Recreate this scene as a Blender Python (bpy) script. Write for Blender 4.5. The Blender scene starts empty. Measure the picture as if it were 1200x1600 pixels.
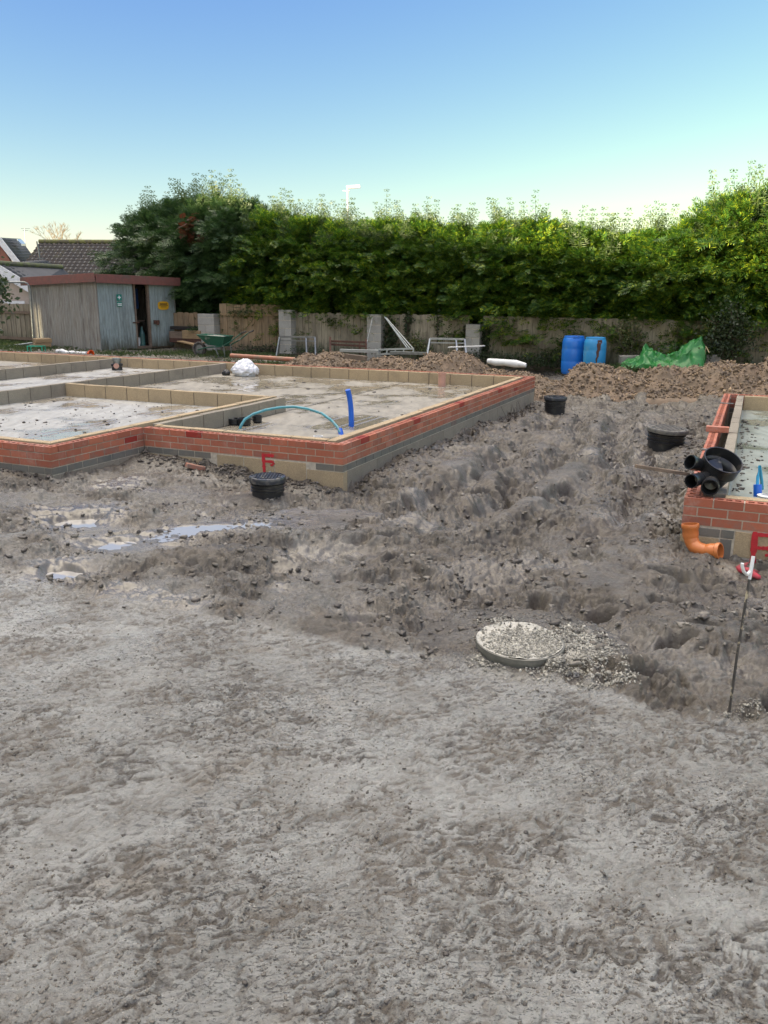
import bpy, bmesh, math, random
import numpy as np
from mathutils import Vector, Matrix
random.seed(7); RNG = np.random.default_rng(11)
S = bpy.context.scene
COL = S.collection
PI = math.pi
# ------------------------------------------------------------------ camera
FPX, PITCH, ROLL, CAMH = 1297.8, 0.2585, 0.0085, 2.0
def cam_axes():
    f = np.array([0, math.cos(PITCH), -math.sin(PITCH)]); u = np.array([0, math.sin(PITCH), math.cos(PITCH)]); r = np.array([1., 0, 0])
    c, s = math.cos(ROLL), math.sin(ROLL)
    return c*r + s*u, -s*r + c*u, f
CR, CU, CF = cam_axes()
def ray(x, y): return CF + CR*(x-600)/FPX + CU*(800-y)/FPX
def atz(x, y, z):
    d = ray(x, y); t = (z-CAMH)/d[2]; return Vector((d[0]*t, d[1]*t, z))
def atd(x, y, Y):
    d = ray(x, y); t = Y/d[1]; return Vector((d[0]*t, Y, CAMH + d[2]*t))
cam = bpy.data.objects.new('camera', bpy.data.cameras.new('camera')); COL.objects.link(cam)
cam.matrix_world = Matrix(((CR[0], CU[0], -CF[0], 0), (CR[1], CU[1], -CF[1], 0), (CR[2], CU[2], -CF[2], CAMH), (0, 0, 0, 1)))
cam.data.sensor_fit = 'VERTICAL'; cam.data.sensor_height = 36; cam.data.lens = 36*FPX/1600
cam.data.clip_end = 2000; cam.data.clip_start = 0.05
S.camera = cam
# ------------------------------------------------------------------ materials
def hx(h):
    c = [int(h[i:i+2], 16)/255 for i in (0, 2, 4)]
    return [x/12.92 if x <= .04045 else ((x+.055)/1.055)**2.4 for x in c]
class N:
    def __init__(s, name):
        s.m = bpy.data.materials.new(name); s.m.use_nodes = True; s.t = s.m.node_tree; s.b = s.t.nodes['Principled BSDF']
        s.co = None
    def n(s, ty, ins=None, **kw):
        nd = s.t.nodes.new(ty)
        for k, v in kw.items(): setattr(nd, k, v)
        for k, v in (ins or {}).items(): s.set(nd.inputs[k], v)
        return nd
    def set(s, sock, v):
        if isinstance(v, bpy.types.NodeSocket): s.t.links.new(v, sock)
        elif isinstance(v, (tuple, list)) and len(v) == 3 and sock.type == 'RGBA': sock.default_value = (*v, 1)
        else: sock.default_value = v
    def pos(s, scale=(1, 1, 1), rot=(0, 0, 0), loc=(0, 0, 0)):
        if not s.co: s.co = s.n('ShaderNodeTexCoord').outputs['Object']
        if scale == (1, 1, 1) and rot == (0, 0, 0) and loc == (0, 0, 0): return s.co
        return s.n('ShaderNodeMapping', {'Vector': s.co, 'Scale': scale, 'Rotation': rot, 'Location': loc}).outputs[0]
    def noise(s, scale=5, detail=4, rough=.55, vec=None, dist=0, out='Fac'):
        return s.n('ShaderNodeTexNoise', {'Vector': vec or s.pos(), 'Scale': scale, 'Detail': detail, 'Roughness': rough, 'Distortion': dist}).outputs[out]
    def ramp(s, fac, stops, interp='LINEAR'):
        r = s.n('ShaderNodeValToRGB', {'Fac': fac}); e = r.color_ramp.elements; r.color_ramp.interpolation = interp
        while len(e) < len(stops): e.new(.5)
        for i, (p, c) in enumerate(stops):
            e[i].position = p; c = (c, c, c) if isinstance(c, (int, float)) else c; e[i].color = (*c, 1)
        return r.outputs[0]
    def mr(s, v, a, b, c, d):
        return s.n('ShaderNodeMapRange', {0: v, 1: a, 2: b, 3: c, 4: d}).outputs[0]
    def mix(s, f, a, b, mode='MIX'):
        m = s.n('ShaderNodeMix', data_type='RGBA', blend_type=mode); s.set(m.inputs[0], f); s.set(m.inputs[6], a); s.set(m.inputs[7], b)
        return m.outputs[2]
    def math(s, op, a, b=0.):
        return s.n('ShaderNodeMath', {0: a, 1: b}, operation=op).outputs[0]
    def island(s): return s.n('ShaderNodeNewGeometry').outputs['Random Per Island']
    def bump(s, h, strength=.4, dist=.01, prev=None):
        b = s.n('ShaderNodeBump', {'Height': h, 'Strength': strength, 'Distance': dist})
        if prev is not None: s.set(b.inputs['Normal'], prev)
        return b.outputs[0]
    def out(s, color=None, rough=None, normal=None, metal=None, **kw):
        if color is not None: s.set(s.b.inputs['Base Color'], color)
        if rough is not None: s.set(s.b.inputs['Roughness'], rough)
        if normal is not None: s.set(s.b.inputs['Normal'], normal)
        if metal is not None: s.set(s.b.inputs['Metallic'], metal)
        for k, v in kw.items(): s.set(s.b.inputs[k.replace('_', ' ')], v)
        return s.m
def simple(name, c1, c2=None, scale=8, rough=.6, bump=.2, bd=.004, metal=0, dirt=None, dscale=3, dlo=.5, dhi=.7, isl=0, **kw):
    g = N(name); c2 = c2 or tuple(x*.75 for x in c1)
    col = g.mix(g.mr(g.noise(scale), .35, .65, 0, 1), c1, c2)
    if isl:
        col = g.mix(1., col, g.ramp(g.island(), [(0, 1-isl), (1, 1.)]), 'MULTIPLY')
    r = rough
    if dirt:
        d = g.mr(g.noise(dscale, 6, .65), dlo, dhi, 0, 1); col = g.mix(d, col, dirt); r = g.mr(d, 0, 1, rough, .85)
    return g.out(col, r, g.bump(g.noise(scale*4, 4), bump, bd), metal, **kw)
M = {}
DIRT = (.17, .145, .115)
def m_mud():
    g = N('wet_clay'); P = g.pos()
    A_ = lambda n: g.n('ShaderNodeAttribute', attribute_name=n).outputs['Fac']
    big = g.noise(.55, 5, .6); mid = g.noise(4.5, 6, .62); fine = g.noise(45, 5, .65)
    c = g.mix(g.mr(big, .38, .62, 0, 1), (.250, .248, .222), (.350, .350, .320))
    c = g.mix(g.mr(mid, .42, .66, 0, .85), c, (.185, .178, .154))
    c = g.mix(g.mr(fine, .5, .72, 0, .5), c, (.42, .41, .38))
    c = g.mix(g.mr(g.noise(2.3, 4, .6, g.pos(loc=(7, 3, 0))), .62, .74, 0, .45), c, (.27, .225, .165))
    pit = g.mr(g.noise(46, 4, .62, g.pos((.6, 1.7, 1), (0, 0, -.4)), .5), .58, .63, 0, 1)
    pit2 = g.mr(g.noise(110, 3, .6, g.pos((.8, 1.4, 1), (0, 0, -.4), (3, 3, 3)), .4), .595, .65, 0, 1)
    pm = g.math('MULTIPLY', g.math('MAXIMUM', pit, pit2), g.mr(g.noise(1.7, 4, .6, g.pos(loc=(1, 8, 3))), .38, .58, .25, 1))
    c = g.mix(g.math('MULTIPLY', pm, .85), c, (.050, .047, .042))
    sp = g.n('ShaderNodeTexVoronoi', {'Vector': P, 'Scale': 75., 'Randomness': 1.})
    c = g.mix(g.math('MULTIPLY', g.mr(sp.outputs['Distance'], .0, .28, 1, 0), g.mr(g.n('ShaderNodeSeparateColor', {0: sp.outputs['Color']}).outputs[0], .88, .92, 0, 1)), c, (.56, .54, .49))
    c = g.mix(g.math('MULTIPLY', A_('churn'), .42), c, (.105, .088, .064))
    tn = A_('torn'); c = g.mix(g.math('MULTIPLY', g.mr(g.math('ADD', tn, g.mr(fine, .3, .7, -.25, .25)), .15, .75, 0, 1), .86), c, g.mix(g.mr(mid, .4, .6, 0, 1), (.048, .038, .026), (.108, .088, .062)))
    dm = A_('damp'); c = g.mix(g.math('MULTIPLY', dm, .55), c, (.11, .10, .082))
    wet = g.mr(g.noise(1.1, 6, .62, g.pos((1, 1.7, 1))), .40, .62, 0, 1)
    rg = g.math('ADD', g.mr(wet, 0, 1, .50, .24), g.mr(fine, .3, .7, -.06, .12)); rg = g.math('MAXIMUM', g.math('SUBTRACT', rg, g.math('MULTIPLY', dm, .32)), .07)
    ns = g.math('SUBTRACT', 1., g.math('MULTIPLY', dm, .8))
    hh = g.math('ADD', g.noise(22, 8, .72, dist=.4), g.math('MULTIPLY', pm, -.35))
    b1 = g.n('ShaderNodeBump', {'Height': hh, 'Distance': .022, 'Strength': g.math('MULTIPLY', ns, .75)}).outputs[0]
    b2 = g.n('ShaderNodeBump', {'Height': g.noise(120, 5, .75, dist=.6), 'Distance': .008, 'Strength': g.math('MULTIPLY', ns, .75), 'Normal': b1}).outputs[0]
    return g.out(c, rg, b2, 0, Specular_IOR_Level=.6)
def m_brick(name, c1, c2, eff=.45):
    g = N(name); i = g.island()
    c = g.mix(i, c1, c2); c = g.mix(g.ramp(i, [(0, .55), (.10, .5), (.13, 0), (1, 0)]), c, (.13, .04, .032)); c = g.mix(g.mr(g.noise(60, 4), .4, .7, 0, .35), c, tuple(x*.6 for x in c1))
    w = g.math('MULTIPLY', g.mr(g.noise(3.2, 6, .7), .5, .68, 0, 1), g.mr(g.noise(38, 5, .7), .4, .6, .15, 1))
    c = g.mix(g.math('MULTIPLY', w, eff), c, (.55, .48, .44))
    c = g.mix(g.mr(g.noise(5, 5, .7, g.pos(loc=(3, 8, 2))), .54, .70, 0, .55), c, (.19, .13, .09))
    zz = g.n('ShaderNodeSeparateXYZ', {0: g.pos()}).outputs[2]; sp = g.math('ADD', g.mr(zz, .10, .36, .45, -.25), g.mr(g.noise(9, 6, .75), .35, .65, -.3, .45)); c = g.mix(g.n('ShaderNodeClamp', {0: sp}).outputs[0], c, (.185, .16, .13))
    return g.out(c, .72, g.bump(g.noise(120, 4, .7), .3, .003), 0)
def m_block(name, c1, c2, sp=.5):
    g = N(name); i = g.island()
    c = g.mix(i, c1, c2); v = g.n('ShaderNodeTexVoronoi', {'Vector': g.pos(), 'Scale': 70.})
    c = g.mix(g.mr(g.noise(85, 3, .7), .40, .62, 0, sp), c, tuple(x*.45 for x in c1))
    c = g.mix(g.mr(g.noise(60, 3, .7, g.pos(loc=(5, 5, 5))), .6, .72, 0, sp), c, tuple(min(1, x*1.5) for x in c1))
    c = g.mix(g.mr(g.noise(2.4, 5, .65), .5, .72, 0, .65), c, tuple(x*.62 for x in c2))
    return g.out(c, .85, g.bump(g.noise(110, 4, .75), .6, .006), 0)
def m_slab(name, dry, wetc, seed, lo=.44, hi=.56):
    g = N(name); P = g.pos((1, .45, 1), (0, 0, .412), (seed, seed*2, 0))
    st = g.noise(5, 6, .65, g.pos((1.6, .35, 1), (0, 0, .412), (seed, 0, 0)))
    c = g.mix(g.mr(st, .38, .62, 0, 1), dry, tuple(x*.72 for x in dry))
    c = g.mix(g.mr(g.noise(30, 5, .7), .45, .68, 0, .45), c, (.22, .18, .12))
    wet = g.mr(g.noise(.9, 6, .6, g.pos((1, 1, 1), loc=(seed*3.1, seed, 0))), lo, hi, 0, 1)
    c = g.mix(g.math('MULTIPLY', wet, .7), c, wetc)
    n = g.bump(st, .3, .01); n = g.bump(g.noise(140, 4, .7), .35, .002, n)
    fl = g.n('ShaderNodeNewGeometry').outputs['True Normal']
    mixn = g.n('ShaderNodeMix', data_type='VECTOR'); g.set(mixn.inputs[0], g.math('MULTIPLY', wet, .93)); g.set(mixn.inputs[4], n); g.set(mixn.inputs[5], fl)
    return g.out(c, g.mr(wet, 0, 1, .58, .06), mixn.outputs[1], 0)
def m_boards(name, c1, c2, streak, horiz=False, isl=.35, moss=None):
    g = N(name); sc = (14, 14, .7) if not horiz else (1., 1., 14)
    st = g.noise(3.2, 6, .7, g.pos(sc)); i = g.island()
    c = g.mix(i, c1, c2); c = g.mix(g.mr(st, .42, .68, 0, .8), c, streak)
    c = g.mix(g.mr(g.noise(1.3, 5, .65, g.pos((1, 1, .5), loc=(4, 1, 9))), .5, .7, 0, .6), c, tuple(x*.6 for x in streak))
    if moss:
        z = g.n('ShaderNodeSeparateXYZ', {0: g.co}).outputs[2]
        f = g.math('ADD', g.mr(z, moss[1], moss[2], 1, 0), g.mr(g.noise(5, 5, .7, g.pos((3, 3, .6))), .3, .7, -.6, .4))
        c = g.mix(g.n('ShaderNodeClamp', {0: f}).outputs[0], c, moss[0])
    return g.out(c, .85, g.bump(st, .4, .006), 0)
def m_leaf(name, c1, c2, c3=None, rough=.5):
    g = N(name); i = g.island()
    c = g.ramp(i, [(0, c1), (.6, c2), (1, c3 or c2)])
    c = g.mix(g.mr(g.noise(.9, 3), .38, .62, 0, .6), c, c1)
    m = g.out(c, rough, None, 0)
    tr = g.n('ShaderNodeBsdfTranslucent', {'Color': g.mix(.5, c, c2)}); mx = g.n('ShaderNodeMixShader', {0: .28})
    g.t.links.new(g.b.outputs[0], mx.inputs[1]); g.t.links.new(tr.outputs[0], mx.inputs[2])
    g.t.links.new(mx.outputs[0], g.t.nodes['Material Output'].inputs[0])
    return m
M['mud'] = m_mud()
M['brick'] = m_brick('red_brick', (.45, .140, .074), (.29, .085, .048), .28)
M['brickdark'] = m_brick('dark_red_brick', (.30, .03, .018), (.26, .025, .015), 0)
M['greybrick'] = m_brick('grey_engineering_brick', (.155, .155, .135), (.105, .11, .10), .15)
M['joint'] = simple('dark_joint', (.13, .105, .075), None, 30, .9)
M['mortar'] = simple('mortar', (.50, .45, .36), (.36, .32, .26), 30, .9, .5)
M['block'] = m_block('aggregate_block', (.46, .35, .21), (.38, .30, .19))
M['blockgrey'] = m_block('grey_aggregate_block', (.30, .265, .205), (.235, .205, .16))
M['slabwhite'] = m_slab('pale_slab', (.38, .385, .365), (.25, .21, .145), 1.7, .50, .60)
M['slab'] = m_slab('concrete_floor', (.305, .285, .235), (.225, .20, .15), 4.2, .47, .57)
M['slabgreen'] = m_slab('green_grey_slab', (.26, .30, .265), (.17, .185, .15), 6.2, .50, .62)
M['blackplastic'] = simple('black_plastic', (.012, .013, .015), (.02, .021, .023), 6, .32, .1, .002, dirt=(.12, .105, .085), dscale=5, dlo=.55, dhi=.75)
M['lid'] = simple('black_lid', (.022, .026, .032), (.035, .04, .05), 6, .3, .1, .002, dirt=(.17, .155, .13), dscale=14, dlo=.52, dhi=.7)
M['dustylid'] = simple('mud_dusted_lid', (.15, .14, .12), (.07, .07, .065), 20, .6, .3, .004, dirt=(.24, .22, .18), dscale=12)
M['orange'] = simple('orange_plastic_pipe', (.52, .165, .045), (.44, .14, .04), 4, .35, .05, .002, dirt=(.2, .15, .10), dscale=4, dlo=.62, dhi=.8)
M['blue'] = simple('blue_plastic_duct', (.012, .13, .62), (.01, .10, .52), 4, .4, .05, .002, dirt=(.3, .33, .36), dscale=5, dlo=.65, dhi=.8)
M['teal'] = simple('teal_water_pipe', (.07, .30, .36), (.05, .22, .27), 9, .35, .05, .002, dirt=(.25, .26, .24), dscale=8, dlo=.55, dhi=.75)
M['pink'] = simple('dusty_pink_pipe', (.50, .27, .20), (.42, .24, .18), 9, .6)
M['barrel'] = simple('blue_barrel_plastic', (.012, .15, .56), (.015, .18, .62), 3, .33, .1, .003, dirt=(.10, .19, .34), dscale=3, dlo=.58, dhi=.8)
M['barrel2'] = simple('faded_blue_barrel_plastic', (.025, .24, .52), (.035, .28, .56), 3, .4, .1, .003, dirt=(.16, .28, .38), dscale=3, dlo=.55, dhi=.8)
M['galv'] = simple('galvanised_steel', (.24, .26, .255), (.17, .185, .185), 12, .4, .1, .002, .7, dirt=(.2, .18, .15), dscale=9, dlo=.55, dhi=.75)
M['alu'] = simple('aluminium', (.42, .45, .45), (.32, .35, .35), 12, .35, .1, .002, .5)
M['rust'] = simple('rusty_steel', (.10, .045, .028), (.06, .03, .022), 15, .85, .4)
M['greenmetal'] = simple('green_painted_steel', (.012, .10, .055), (.01, .075, .045), 8, .45, .1, .002, dirt=(.25, .25, .21), dscale=7, dlo=.56, dhi=.72)
M['cement'] = simple('dried_cement', (.30, .295, .265), (.22, .215, .19), 14, .9, .6, .01)
M['rubber'] = simple('rubber', (.02, .02, .02), (.03, .028, .026), 10, .8, dirt=(.15, .13, .11), dscale=14, dlo=.45, dhi=.7)
M['whitebag'] = simple('white_plastic_sack', (.72, .73, .75), (.64, .65, .68), 6, .35, .2, .01, dirt=(.62, .42, .40), dscale=5, dlo=.6, dhi=.72)
M['whiteplastic'] = simple('white_plastic', (.70, .71, .70), (.6, .61, .6), 6, .45, dirt=(.35, .32, .27), dscale=7, dlo=.55, dhi=.75)
M['tarp'] = simple('green_tarpaulin', (.03, .20, .042), (.02, .14, .03), 5, .42, .3, .01)
M['concrete'] = simple('grey_concrete', (.25, .24, .215), (.18, .17, .15), 9, .88, .5, .006)
M['pier'] = m_block('grey_concrete_block', (.40, .39, .35), (.30, .295, .265), .35)
M['timber'] = m_boards('sawn_timber', (.36, .25, .13), (.28, .19, .10), (.17, .12, .07), True)
M['oldtimber'] = m_boards('weathered_timber', (.23, .17, .12), (.17, .125, .09), (.08, .06, .045), True)
M['woodfence'] = m_boards('fence_boards', (.35, .31, .225), (.26, .225, .16), (.12, .10, .072), moss=((.055, .065, .035), .3, .75))
M['woodwarm'] = m_boards('brown_fence_boards', (.36, .25, .145), (.27, .195, .115), (.15, .11, .07), moss=((.06, .06, .04), .2, .6))
M['shedside'] = m_boards('bare_shed_boards', (.21, .185, .15), (.14, .12, .10), (.38, .40, .37))
M['shedfront'] = m_boards('faded_blue_shed_boards', (.31, .375, .365), (.25, .31, .305), (.14, .16, .15), moss=((.085, .085, .06), .35, .75))
M['felt'] = simple('red_brown_roofing_felt', (.20, .075, .06), (.15, .065, .052), 9, .8, .3, dirt=(.10, .085, .07), dscale=2, dlo=.5, dhi=.75)
M['dark'] = simple('dark_interior', (.02, .018, .016), None, 5, .9)
M['signgreen'] = simple('green_sign', (.0, .23, .17), None, 3, .5, .02)
M['signyellow'] = simple('yellow_sign', (.72, .40, .02), None, 3, .5, .02)
M['signblue'] = simple('blue_poster', (.03, .09, .32), (.05, .12, .3), 20, .5, .02)
M['white'] = simple('white_paint', (.75, .76, .75), (.62, .63, .62), 9, .5, .1)
M['redpaint'] = simple('red_marker_paint', (.52, .018, .03), (.38, .02, .025), 30, .7, .3)
M['redclod'] = simple('red_sprayed_clay', (.40, .03, .05), (.20, .05, .05), 25, .7, .3)
M['bark'] = simple('bark', (.085, .062, .045), (.05, .04, .03), 14, .9, .6, .01)
M['rocks'] = simple('crumbly_clods', (.24, .222, .188), (.13, .112, .088), 6, .7, .5, .006, isl=.45)
M['darkclod'] = simple('dark_wet_clods', (.115, .10, .082), (.065, .055, .045), 9, .5, .5, .006, isl=.4)
M['rubble'] = simple("buff_rubble", (.36, .255, .15), (.22, .16, .10), 3, .85, .5, .01, isl=.55)
M['rubbledark'] = simple('brown_rubble', (.25, .19, .135), (.17, .13, .095), 3, .85, .5, .01, isl=.5)
M['gravel'] = simple('pale_gravel', (.48, .46, .39), (.34, .325, .275), 10, .8, .3, .004, isl=.6)
M['heapbase'] = simple("heap_soil", (.21, .15, .10), (.13, .10, .07), 2, .9, .8, .04)
M['rooftile'] = simple('dark_concrete_roof_tile', (.075, .062, .052), (.05, .043, .038), 3, .85, .4, dirt=(.12, .11, .06), dscale=1.2, dlo=.55, dhi=.75)
M['slate'] = simple('dark_slate_roof', (.045, .047, .05), (.03, .032, .035), 3, .7, .3)
M['housebrick'] = m_brick('house_brick', (.36, .15, .10), (.29, .12, .085), .2)
M['creamblock'] = m_brick('cream_brick', (.50, .42, .34), (.42, .34, .28), .3)
M['leaf'] = m_leaf('conifer_foliage', (.022, .064, .011), (.066, .165, .014), (.34, .40, .015))
M['leafdark'] = m_leaf('dark_conifer_foliage', (.024, .060, .020), (.052, .11, .032), (.10, .16, .04))
M['leafyoung'] = m_leaf('young_conifer_tips', (.055, .09, .03), (.09, .14, .04), (.14, .19, .045))
M['leafbrown'] = m_leaf('dead_conifer_foliage', (.09, .03, .015), (.13, .05, .025))
M['ivy'] = m_leaf('ivy_leaves', (.018, .035, .012), (.04, .07, .02), (.07, .09, .03))
M['shrub'] = m_leaf('weed_leaves', (.05, .075, .02), (.09, .12, .035), (.16, .11, .04))
M['grass'] = m_leaf('grass_blades', (.035, .065, .018), (.07, .115, .028), (.14, .14, .05))
M['straw'] = simple('dry_stem', (.42, .34, .20), None, 8, .8)
M['glass'] = simple('skylight_glass', (.35, .42, .47), None, 3, .1, .02)
def m_water():
    g = N('muddy_water'); return g.out((.30, .29, .27), .05, g.bump(g.noise(6, 3), .03, .01), 0, IOR=2.8)
M['water'] = m_water()
# ------------------------------------------------------------------ object helpers
def tag(o, label=None, cat=None, group=None, kind=None):
    if label: o['label'] = label
    if cat: o['category'] = cat
    if group: o['group'] = group
    if kind: o['kind'] = kind
    return o
def thing(name, label, cat, loc=(0, 0, 0), rz=0, group=None):
    o = bpy.data.objects.new(name, None); COL.objects.link(o); o.location = loc; o.rotation_euler = (0, 0, rz); o.empty_display_size = .2
    return tag(o, label, cat, group)
def npmesh(name, V, F, smooth=False):
    me = bpy.data.meshes.new(name); V = np.asarray(V, dtype=np.float32); F = np.asarray(F, dtype=np.int32); k = F.shape[1]
    me.vertices.add(len(V)); me.vertices.foreach_set('co', V.ravel())
    me.loops.add(F.size); me.loops.foreach_set('vertex_index', F.ravel())
    me.polygons.add(len(F)); me.polygons.foreach_set('loop_start', np.arange(0, F.size, k, dtype=np.int32))
    try: me.polygons.foreach_set('loop_total', np.full(len(F), k, dtype=np.int32))
    except Exception: pass
    if smooth: me.polygons.foreach_set('use_smooth', np.ones(len(F), dtype=bool))
    me.update(calc_edges=True); me.validate(); return me
def link(name, me, mat, parent=None, world=False):
    if mat is not None: me.materials.append(mat)
    o = bpy.data.objects.new(name, me); COL.objects.link(o)
    if parent is not None:
        o.parent = parent
        if world:
            L = parent.location if parent.parent is None else parent.location + parent.parent.location
            o.location = (-L[0], -L[1], -L[2]) 
    return o
class MB:
    def __init__(s): s.v = []; s.f = []
    def add(s, V, F):
        n = len(s.v); s.v += [tuple(p) for p in V]; s.f += [tuple(i+n for i in f) for f in F]; return s
    def box(s, c, size, rot=None, ax=None, taper=1):
        hx_, hy_, hz_ = [q/2 for q in size]; P = []
        for z in (-1, 1):
            k = taper if z > 0 else 1
            for y, x in ((-1, -1), (-1, 1), (1, 1), (1, -1)): P.append(Vector((x*hx_*k, y*hy_*k, z*hz_)))
        if ax is not None: R_ = Matrix((ax[0], ax[1], ax[2])).transposed(); P = [R_ @ p for p in P]
        elif rot is not None: P = [rot @ p for p in P]
        c = Vector(c)
        return s.add([c+p for p in P], [(0, 3, 2, 1), (4, 5, 6, 7), (0, 1, 5, 4), (1, 2, 6, 5), (2, 3, 7, 6), (3, 0, 4, 7)])
    def bar(s, p0, p1, w, h=None, up=(0, 0, 1)):
        p0, p1 = Vector(p0), Vector(p1); h = h or w; d = p1-p0; L = d.length; d.normalize(); up = Vector(up)
        if abs(d.dot(up)) > .95: up = Vector((1, 0, 0))
        a = d.cross(up).normalized(); b = a.cross(d)
        return s.box((p0+p1)/2, (L, w, h), ax=(d, a, b))
    def tube(s, pts, r, n=10, caps=True):
        pts = [Vector(p) for p in pts]; rs = r if isinstance(r, (list, tuple)) else [r]*len(pts); V = []; F = []
        u = None
        for i, p in enumerate(pts):
            d = (pts[min(i+1, len(pts)-1)]-pts[max(i-1, 0)]).normalized()
            if u is None: u = d.orthogonal().normalized()
            else: u = (u - d*u.dot(d)).normalized()
            w = d.cross(u)
            for k in range(n): a = 2*PI*k/n; V.append(p+(u*math.cos(a)+w*math.sin(a))*rs[i])
        for i in range(len(pts)-1):
            for k in range(n): F.append((i*n+k, i*n+(k+1) % n, (i+1)*n+(k+1) % n, (i+1)*n+k))
        if caps: F.append(tuple(range(n-1, -1, -1))); F.append(tuple((len(pts)-1)*n+k for k in range(n)))
        return s.add(V, F)
    def lathe(s, prof, n=32, mat=None, caps=True):
        V = []; F = []
        for r, z in prof:
            for k in range(n): a = 2*PI*k/n; V.append(Vector((r*math.cos(a), r*math.sin(a), z)))
        for i in range(len(prof)-1):
            for k in range(n): F.append((i*n+k, i*n+(k+1) % n, (i+1)*n+(k+1) % n, (i+1)*n+k))
        if caps:
            F.append(tuple(range(n-1, -1, -1))); F.append(tuple((len(prof)-1)*n+k for k in range(n)))
        if mat is not None: V = [mat @ p for p in V]
        return s.add(V, F)
    def build(s, name, mat, parent=None, smooth=False, bevel=0, world=False):
        me = bpy.data.meshes.new(name); me.from_pydata(s.v, [], s.f)
        if smooth:
            for p in me.polygons: p.use_smooth = True
        o = link(name, me, mat, parent, world)
        if smooth:
            bm = bmesh.new(); bm.from_mesh(me)
            for e in bm.edges:
                if len(e.link_faces) == 2 and e.calc_face_angle(0) > .7: e.smooth = False
            bm.to_mesh(me); bm.free()
        if bevel:
            md = o.modifiers.new('bevel', 'BEVEL'); md.width = bevel; md.segments = 2; md.limit_method = 'ANGLE'
        return o
def orient(p, d, up=(0, 0, 1)):
    """matrix taking local +z to direction d at p"""
    d = Vector(d).normalized(); return Matrix.Translation(p) @ d.to_track_quat('Z', 'Y').to_matrix().to_4x4()
# ------------------------------------------------------------------ noise
_T = np.random.default_rng(99).random((512, 512)).astype(np.float32); _TC = np.cos(_T*2*PI).astype(np.float32); _TS = np.sin(_T*2*PI).astype(np.float32)
def _ix(ix, iy, seed): return ((((ix+seed*57) & 511) << 9) | ((iy+seed*131+(ix >> 9)*7) & 511))
def _h(ix, iy, seed): return _T.ravel()[_ix(ix.astype(np.int32), iy.astype(np.int32), seed)]
def pn(x, y, seed=0):
    x = x+0*y; y = y+0*x; fx_ = np.floor(x); fy_ = np.floor(y); ix = fx_.astype(np.int32); iy = fy_.astype(np.int32); fx = (x-fx_).astype(np.float32); fy = (y-fy_).astype(np.float32)
    def g(dx, dy):
        q = _ix(ix+dx, iy+dy, seed); return _TC.ravel()[q]*(fx-dx) + _TS.ravel()[q]*(fy-dy)
    ux = fx*fx*fx*(fx*(fx*6-15)+10); uy = fy*fy*fy*(fy*(fy*6-15)+10)
    a = g(0, 0); b = g(1, 0); c = g(0, 1); d = g(1, 1)
    return ((a+(b-a)*ux) + ((c+(d-c)*ux)-(a+(b-a)*ux))*uy)*1.5
def fbm(x, y, s, octv=4, seed=0, gain=.5):
    t = 0; a = 1.; n = 0
    for o in range(octv): t = t + a*pn(x*s, y*s, seed+o*17); n += a; a *= gain; s *= 2.03
    return t/n
def ridge(x, y, s, octv=3, seed=0, gain=.5):
    t = 0; a = 1.; n = 0
    for o in range(octv): t = t + a*(1-2*np.abs(pn(x*s, y*s, seed+o*13))); n += a; a *= gain; s *= 2.1
    return t/n
def lumps(x, y, cell, seed, rmin=.15, rmax=.5, prob=.6):
    """rounded lumps: half-ellipsoid bumps scattered on a jittered grid"""
    X = (x/cell).astype(np.float32); Y = (y/cell).astype(np.float32); fx = np.floor(X); fy = np.floor(Y); ix = fx.astype(np.int32); iy = fy.astype(np.int32); out = np.zeros_like(X)
    for dx in (-1, 0, 1):
        for dy in (-1, 0, 1):
            q = _ix(ix+dx, iy+dy, seed); T = _T.ravel(); q2 = (q+7919) & 262143; q3 = (q+50021) & 262143
            r = rmin+(rmax-rmin)*T[q3]**2; r = np.where(T[(q+131071) & 262143] < prob, r, 0)
            ex = X-(fx+dx)-T[q]; ey = Y-(fy+dy)-T[q2]; c = _TC.ravel()[q3]; s_ = _TS.ravel()[q3]
            ux = ex*c+ey*s_; uy = (ey*c-ex*s_)*1.35
            out = np.maximum(out, r*r-ux*ux-uy*uy)
    return np.sqrt(out)*cell
def sm(e0, e1, x): t = np.clip((x-e0)/(e1-e0), 0, 1); return t*t*(3-2*t)

def cells(x, y, c, seed):
    """broken-clod field: edge distance and a random height per voronoi cell"""
    X = (x/c).astype(np.float32); Y = (y/c).astype(np.float32); fx = np.floor(X); fy = np.floor(Y); ix = fx.astype(np.int32); iy = fy.astype(np.int32)
    f1 = np.full_like(X, 9); f2 = np.full_like(X, 9); rid = np.zeros_like(X); T = _T.ravel()
    for dx in (-1, 0, 1):
        for dy in (-1, 0, 1):
            q = _ix(ix+dx, iy+dy, seed); ex = X-(fx+dx)-T[q]; ey = Y-(fy+dy)-T[(q+7919) & 262143]; d = np.sqrt(ex*ex+ey*ey); nr = d < f1
            f2 = np.where(nr, f1, np.minimum(f2, d)); rid = np.where(nr, T[(q+50021) & 262143], rid); f1 = np.where(nr, d, f1)
    return f2-f1, rid, f1
def clodf(x, y, c, seed, k=1.):
    e, r, f = cells(x, y, c, seed); return (r**1.6)*sm(.02, .28, e)*(1-.35*f)*c*k
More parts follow.
